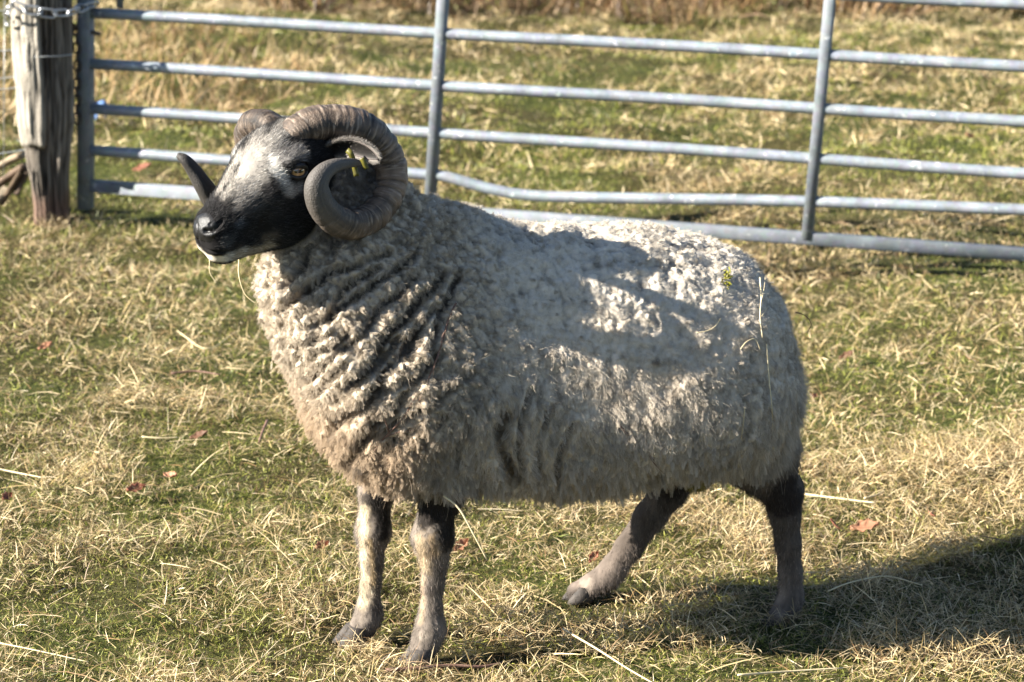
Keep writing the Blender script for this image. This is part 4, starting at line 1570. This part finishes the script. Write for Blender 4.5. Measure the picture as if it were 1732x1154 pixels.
# broken timber left of the post
def slab_obj(name, a, b, wdt, th, cols, parent, seed):
    a, b = np.array(a), np.array(b)
    n, seg = 18, 12
    P_ = [a + (b - a) * t for t in np.linspace(0, 1, n)]
    ang = np.linspace(0, 2 * math.pi, seg, endpoint=False)
    prof = np.stack([np.sign(np.cos(ang)) * np.abs(np.cos(ang)) ** 0.6, th / wdt * np.sign(np.sin(ang)) * np.abs(np.sin(ang)) ** 0.6], 1)
    V, Fq, npf = sweep(P_, wdt / 2, seg, prof=prof)
    nz = fbm(V * 30, 2, seed)
    V = V + nz[:, None] * 0.006
    me = mesh_np(name, V, Fq, npf)
    c = np.array(cols) * (1 + 0.5 * fbm(V * 60, 2, seed + 1))[:, None]
    set_col(me, np.clip(c, 0.01, 0.7))
    return link(name, me, wood_mat, parent)


tb = empty('broken_timber', (0, 0, 0)); tag(tb, 'heap of broken rotten timber on the grass left of the post', 'timber')
slab_obj('board', W(-30, 330, 7.0), W(42, 282, 6.95), 0.045, 0.02, (0.12, 0.085, 0.06), tb, 901)
slab_obj('board', W(-40, 300, 7.05), W(38, 262, 7.0), 0.05, 0.02, (0.24, 0.19, 0.13), tb, 911)
slab_obj('board', W(2, 345, 6.93), W(36, 290, 6.93), 0.03, 0.015, (0.10, 0.07, 0.045), tb, 921)
slab_obj('board', W(-20, 352, 6.9), W(14, 318, 6.95), 0.035, 0.018, (0.16, 0.13, 0.09), tb, 931)
slab_obj('board', W(26, 330, 6.92), W(46, 285, 6.95), 0.025, 0.012, (0.07, 0.05, 0.035), tb, 941)

# scrap of blue plastic in the straw behind the gate
g0 = G(163, 203, 0.05)
V = []; k_ = 7
for a in range(k_):
    for b in range(k_):
        V.append(g0 + np.array([(a - 3) * 0.011, (b - 3) * 0.006, 0.02 * math.sin(a * 1.7) * math.cos(b * 1.3) + 0.02 + 0.006 * b]))
i = np.arange(k_ * k_).reshape(k_, k_)
Q = np.stack([i[:-1, :-1], i[1:, :-1], i[1:, 1:], i[:-1, 1:]], -1).reshape(-1, 4)
o = link('plastic_scrap', mesh_np('plastic_scrap', V, Q, [4] * len(Q)), blue_mat)
o.modifiers.new('t', 'SOLIDIFY').thickness = 0.002
tag(o, 'small scrap of blue plastic lying in straw just behind the gate stile', 'litter')

# ------------------------------------------------------------------ leaves
def leaf(px, py, size, rot, tone, label, lift=0.03):
    g = GP(px, py, lift * 0.85)
    m, k = 13, 9
    V = []; col_ = []
    ca_, sa_ = math.cos(rot), math.sin(rot)
    cu = rng.uniform(0.5, 1.3)
    tiltv = rng.uniform(-0.2, 0.45)
    for a in range(m):
        t = a / (m - 1)
        lob = 0.5 * math.sin(math.pi * t) ** 0.8 * (1 + 0.28 * math.sin(t * 21))
        for b in range(k):
            s2 = -1 + 2 * b / (k - 1)
            x_, y_ = (t - 0.5) * size, s2 * lob * size * 0.42
            z_ = size * (0.28 * cu * (s2 * s2) * 0.5 + 0.25 * cu * (t - 0.5) ** 2 + 0.03 * math.sin(7 * t + 4 * s2)) + (t - .5) * size * tiltv + y_ * 0.5
            V.append(g + np.array([x_ * ca_ - y_ * sa_, x_ * sa_ + y_ * ca_, z_]))
            vein = 0.75 if abs(s2) < 0.1 else 1.0
            col_.append(np.array(tone) * vein * rng.uniform(0.85, 1.15))
    i = np.arange(m * k).reshape(m, k)
    Q = np.stack([i[:-1, :-1], i[1:, :-1], i[1:, 1:], i[:-1, 1:]], -1).reshape(-1, 4)
    me = mesh_np('dead_leaf', V, Q, [4] * len(Q))
    set_col(me, np.clip(np.array(col_), 0, 0.8))
    o = link('dead_leaf', me, leaf_mat)
    so = o.modifiers.new('t', 'SOLIDIFY'); so.thickness = 0.0006
    return tag(o, label, 'leaf', 'dead leaves lying in the grass')


RD = (0.25, 0.10, 0.06); OR = (0.38, 0.19, 0.11); BR = (0.14, 0.07, 0.04)
leaf(230, 828, 0.038, 0.6, RD, 'curled rust red dead leaf in the grass, larger of the pair left of the ram')
leaf(288, 806, 0.028, -0.4, OR, 'pale orange dead leaf just right of the curled red leaf, left of the ram')
leaf(12, 842, 0.030, 1.2, RD, 'dark red dead leaf at the left edge of the field')
leaf(1462, 893, 0.052, 0.15, OR, 'large salmon dead leaf at the edge of the ram shadow behind its hind leg')
leaf(1412, 888, 0.026, 2.2, RD, 'small red dead leaf between the hind leg and the large salmon leaf')
leaf(545, 925, 0.030, 0.8, OR, 'dead leaf in the grass just left of the far front leg')
leaf(1432, 603, 0.034, 0.2, BR, 'brown dead leaf on the grass behind the rump of the ram')
leaf(76, 588, 0.030, 0.5, OR, 'dead leaf in the grass, high on the left below the post')
leaf(1004, 944, 0.028, 1.0, RD, 'red dead leaf under the belly just above the raised far hind foot')
leaf(1576, 872, 0.024, 1.9, RD, 'tiny red dead leaf at the top edge of the ram shadow on the right')
leaf(1378, 672, 0.026, 1.2, OR, 'orange dead leaf touching the outline of the rump on the right')
leaf(336, 738, 0.034, 0.1, BR, 'flat dark brown dead leaf above the orange leaf left of the ram')
leaf(780, 925, 0.036, 0.9, OR, 'pale dead leaf in the grass just right of the near front leg')
leaf(1640, 232, 0.05, 0.9, OR, 'dead leaf in the field beyond the gate on the right', 0.03)
leaf(240, 284, 0.055, 0.1, RD, 'red dead leaf seen under the gate rails near the stile', 0.03)

# ------------------------------------------------------------------ straws and twigs
def stalk(name, pts, r, mat, label, cat, n=16, taper=0.6, branches=None):
    P_ = spline(pts, n)
    rr = r * (1 - (1 - taper) * np.linspace(0, 1, n))
    o = tube(name, P_, rr, mat, None, 7)
    tag(o, label, cat)
    for q, rb in (branches or []):
        tube('side_shoot', spline(q, 8), np.linspace(rb, rb * 0.4, 8), mat, o, 5)
    return o


def gpts(l, z=0.03):
    return [GP(a, b, z * 0.85) for k, (a, b) in enumerate(l)]


stalk('straw', gpts([(952, 1064), (1010, 1098), (1060, 1130), (1112, 1160)], 0.045), 0.0017, straw_mat, 'long pale straw slanting down to the bottom edge below the belly', 'straw')
stalk('straw', gpts([(1358, 836), (1400, 841), (1440, 846), (1482, 851)], 0.035), 0.0026, straw_mat, 'thick cream straw on the grass just right of the hock', 'straw')
stalk('straw', gpts([(1462, 843), (1480, 838), (1496, 830)], 0.035), 0.0022, straw_mat, 'short pale straw lying across the end of the thick cream straw', 'straw')
stalk('straw', gpts([(240, 739), (270, 741), (302, 740)], 0.035), 0.0017, straw_mat, 'short white straw lying level in the grass left of the chest', 'straw')
stalk('straw', gpts([(-10, 792), (30, 800), (72, 808)], 0.035), 0.0018, straw_mat, 'pale straw poking in from the left edge above the dark red leaf', 'straw')
stalk('straw', gpts([(1248, 1142), (1330, 1136), (1426, 1130)], 0.04), 0.0019, straw_mat, 'white straw lying level at the bottom edge right of the hind leg', 'straw')
stalk('straw', gpts([(300, 560), (350, 590), (400, 560)], 0.035), 0.0014, straw_mat, 'thin bent straw in the grass just left of the chest wool', 'straw')
stalk('straw', gpts([(0, 1088), (60, 1100), (150, 1120)], 0.035), 0.0013, straw_mat, 'thin straw in the bottom left corner of the field', 'straw')
stalk('straw', gpts([(1400, 1000), (1440, 985), (1500, 975), (1560, 990)], 0.05), 0.0013, straw_mat, 'arched straw over the ram shadow right of the near hind hoof', 'straw')
stalk('twig', gpts([(652, 1134), (700, 1131), (760, 1126), (812, 1128), (850, 1122)], 0.03), 0.0034, twig_mat, 'brown twig lying under the near front hoof', 'twig')
stalk('twig', gpts([(452, 712), (444, 730), (438, 748)], 0.035), 0.0030, twig_mat, 'short dark twig end in the grass beside the chest', 'twig')
stalk('twig', gpts([(290, 632), (330, 628), (372, 634)], 0.035), 0.0026, twig_mat, 'short brown twig lying level in the grass left of the chest', 'twig')


def wpts(l, off=0.012):
    r = []
    for a, b in l:
        h = hit(a, b, off)
        r.append(h if h is not None else W(a, b, Ymid(a)))
    return r


stalk('straw', [hit(750, 822, 0.02), W(776, 860, 3.665), W(800, 902, 3.66), W(824, 948, 3.66)], 0.0017, straw_mat, 'pale straw hanging from the wool in front of the near front leg', 'straw')
stalk('bramble_twig', wpts([(766, 516), (752, 545), (742, 580), (728, 620), (708, 672)], 0.013), 0.0017, twig_mat, 'thin reddish twig caught upright in the shoulder wool', 'twig',
      branches=[(wpts([(748, 560), (740, 572), (738, 592)], 0.016), 0.0009), (wpts([(735, 600), (728, 618), (726, 634)], 0.017), 0.0009)])
stalk('bramble_twig', wpts([(620, 790), (636, 758), (656, 728), (682, 700), (700, 668)], 0.013), 0.0017, twig_mat, 'dark branched twig in the lower shoulder wool above the far front leg', 'twig',
      branches=[(wpts([(652, 732), (676, 722), (700, 720), (724, 726)], 0.014), 0.001), (wpts([(660, 722), (652, 700), (654, 690)], 0.014), 0.001)])
stalk('bramble_twig', wpts([(1040, 710), (1056, 726), (1074, 742), (1092, 756), (1104, 770)], 0.010), 0.0028, twig_mat, 'dark crusted twig stuck in the flank wool above the raised hind leg', 'twig', taper=0.4,
      branches=[(wpts([(1092, 756), (1102, 772), (1120, 790)], 0.012), 0.0010)])
stalk('straw', wpts([(1277, 478), (1279, 510), (1277, 540), (1281, 574)], 0.012), 0.0013, straw_mat, 'upper pale straw hanging on the rump wool', 'straw',
      branches=[(wpts([(1279, 540), (1286, 530), (1290, 524)], 0.013), 0.0008), (wpts([(1278, 515), (1282, 498), (1284, 476)], 0.014), 0.0008)])
stalk('straw', wpts([(1288, 584), (1292, 640), (1298, 700), (1300, 784)], 0.012), 0.0011, straw_mat, 'long lower straw hanging down the rump wool', 'straw')
stalk('straw', wpts([(1253, 680), (1250, 715), (1245, 755)], 0.011), 0.0011, straw_mat, 'short straw stuck in the thigh wool left of the long straw', 'straw')
stalk('straw', wpts([(1174, 565), (1192, 562), (1206, 554), (1214, 542)], 0.010), 0.0007, straw_mat, 'fine curved straw lying on the flank wool at the shadow edge', 'straw')
stalk('straw', wpts([(1246, 592), (1256, 580), (1270, 576), (1278, 594)], 0.011), 0.0010, straw_mat, 'curled straw on the rump wool left of the hanging straws', 'straw')
stalk('straw', [W(1345, 528, 4.02), W(1362, 534, 4.02), W(1372, 548, 4.02), W(1366, 562, 4.02)], 0.0009, twig_mat, 'thin dark stem sticking out behind the rump', 'straw')
mo_ = wpts([(404, 438)], 0.002)[0]
stalk('straw', [mo_, mo_ + np.array([0.002, -0.012, -0.022]), mo_ + np.array([0.012, -0.016, -0.048]), mo_ + np.array([0.030, -0.018, -0.062])], 0.0009, straw_mat, 'bent hay stalk hanging from the jaw of the ram', 'hay')
mo_ = wpts([(356, 438)], 0.002)[0]
stalk('straw', [mo_, mo_ + np.array([0.001, -0.002, -0.018]), mo_ + np.array([0.010, -0.003, -0.032])], 0.0008, straw_mat, 'short hay stalk hanging from the chin of the ram', 'hay')
# sprig of moss on the rump
mc = hit(1225, 478, 0.008)
V, Fq, npf = [], [], []
for k in range(60):
    d_ = rng.normal(size=3); d_ /= np.linalg.norm(d_)
    c0 = mc + rng.normal(0, 1, 3) * np.array([0.0035, 0.0035, 0.007])
    s2 = np.cross(d_, rng.normal(size=3)); s2 /= np.linalg.norm(s2)
    b0 = len(V)
    V += [c0 - s2 * 0.0013, c0 + s2 * 0.0013, c0 + d_ * 0.006 + s2 * 0.0008, c0 + d_ * 0.007 - s2 * 0.0008]
    Fq += [b0, b0 + 1, b0 + 2, b0 + 3]; npf.append(4)
tag(link('moss_sprig', mesh_np('moss_sprig', V, Fq, npf), moss_mat, smooth=False), 'small yellow green sprig of moss caught in the rump wool', 'moss')
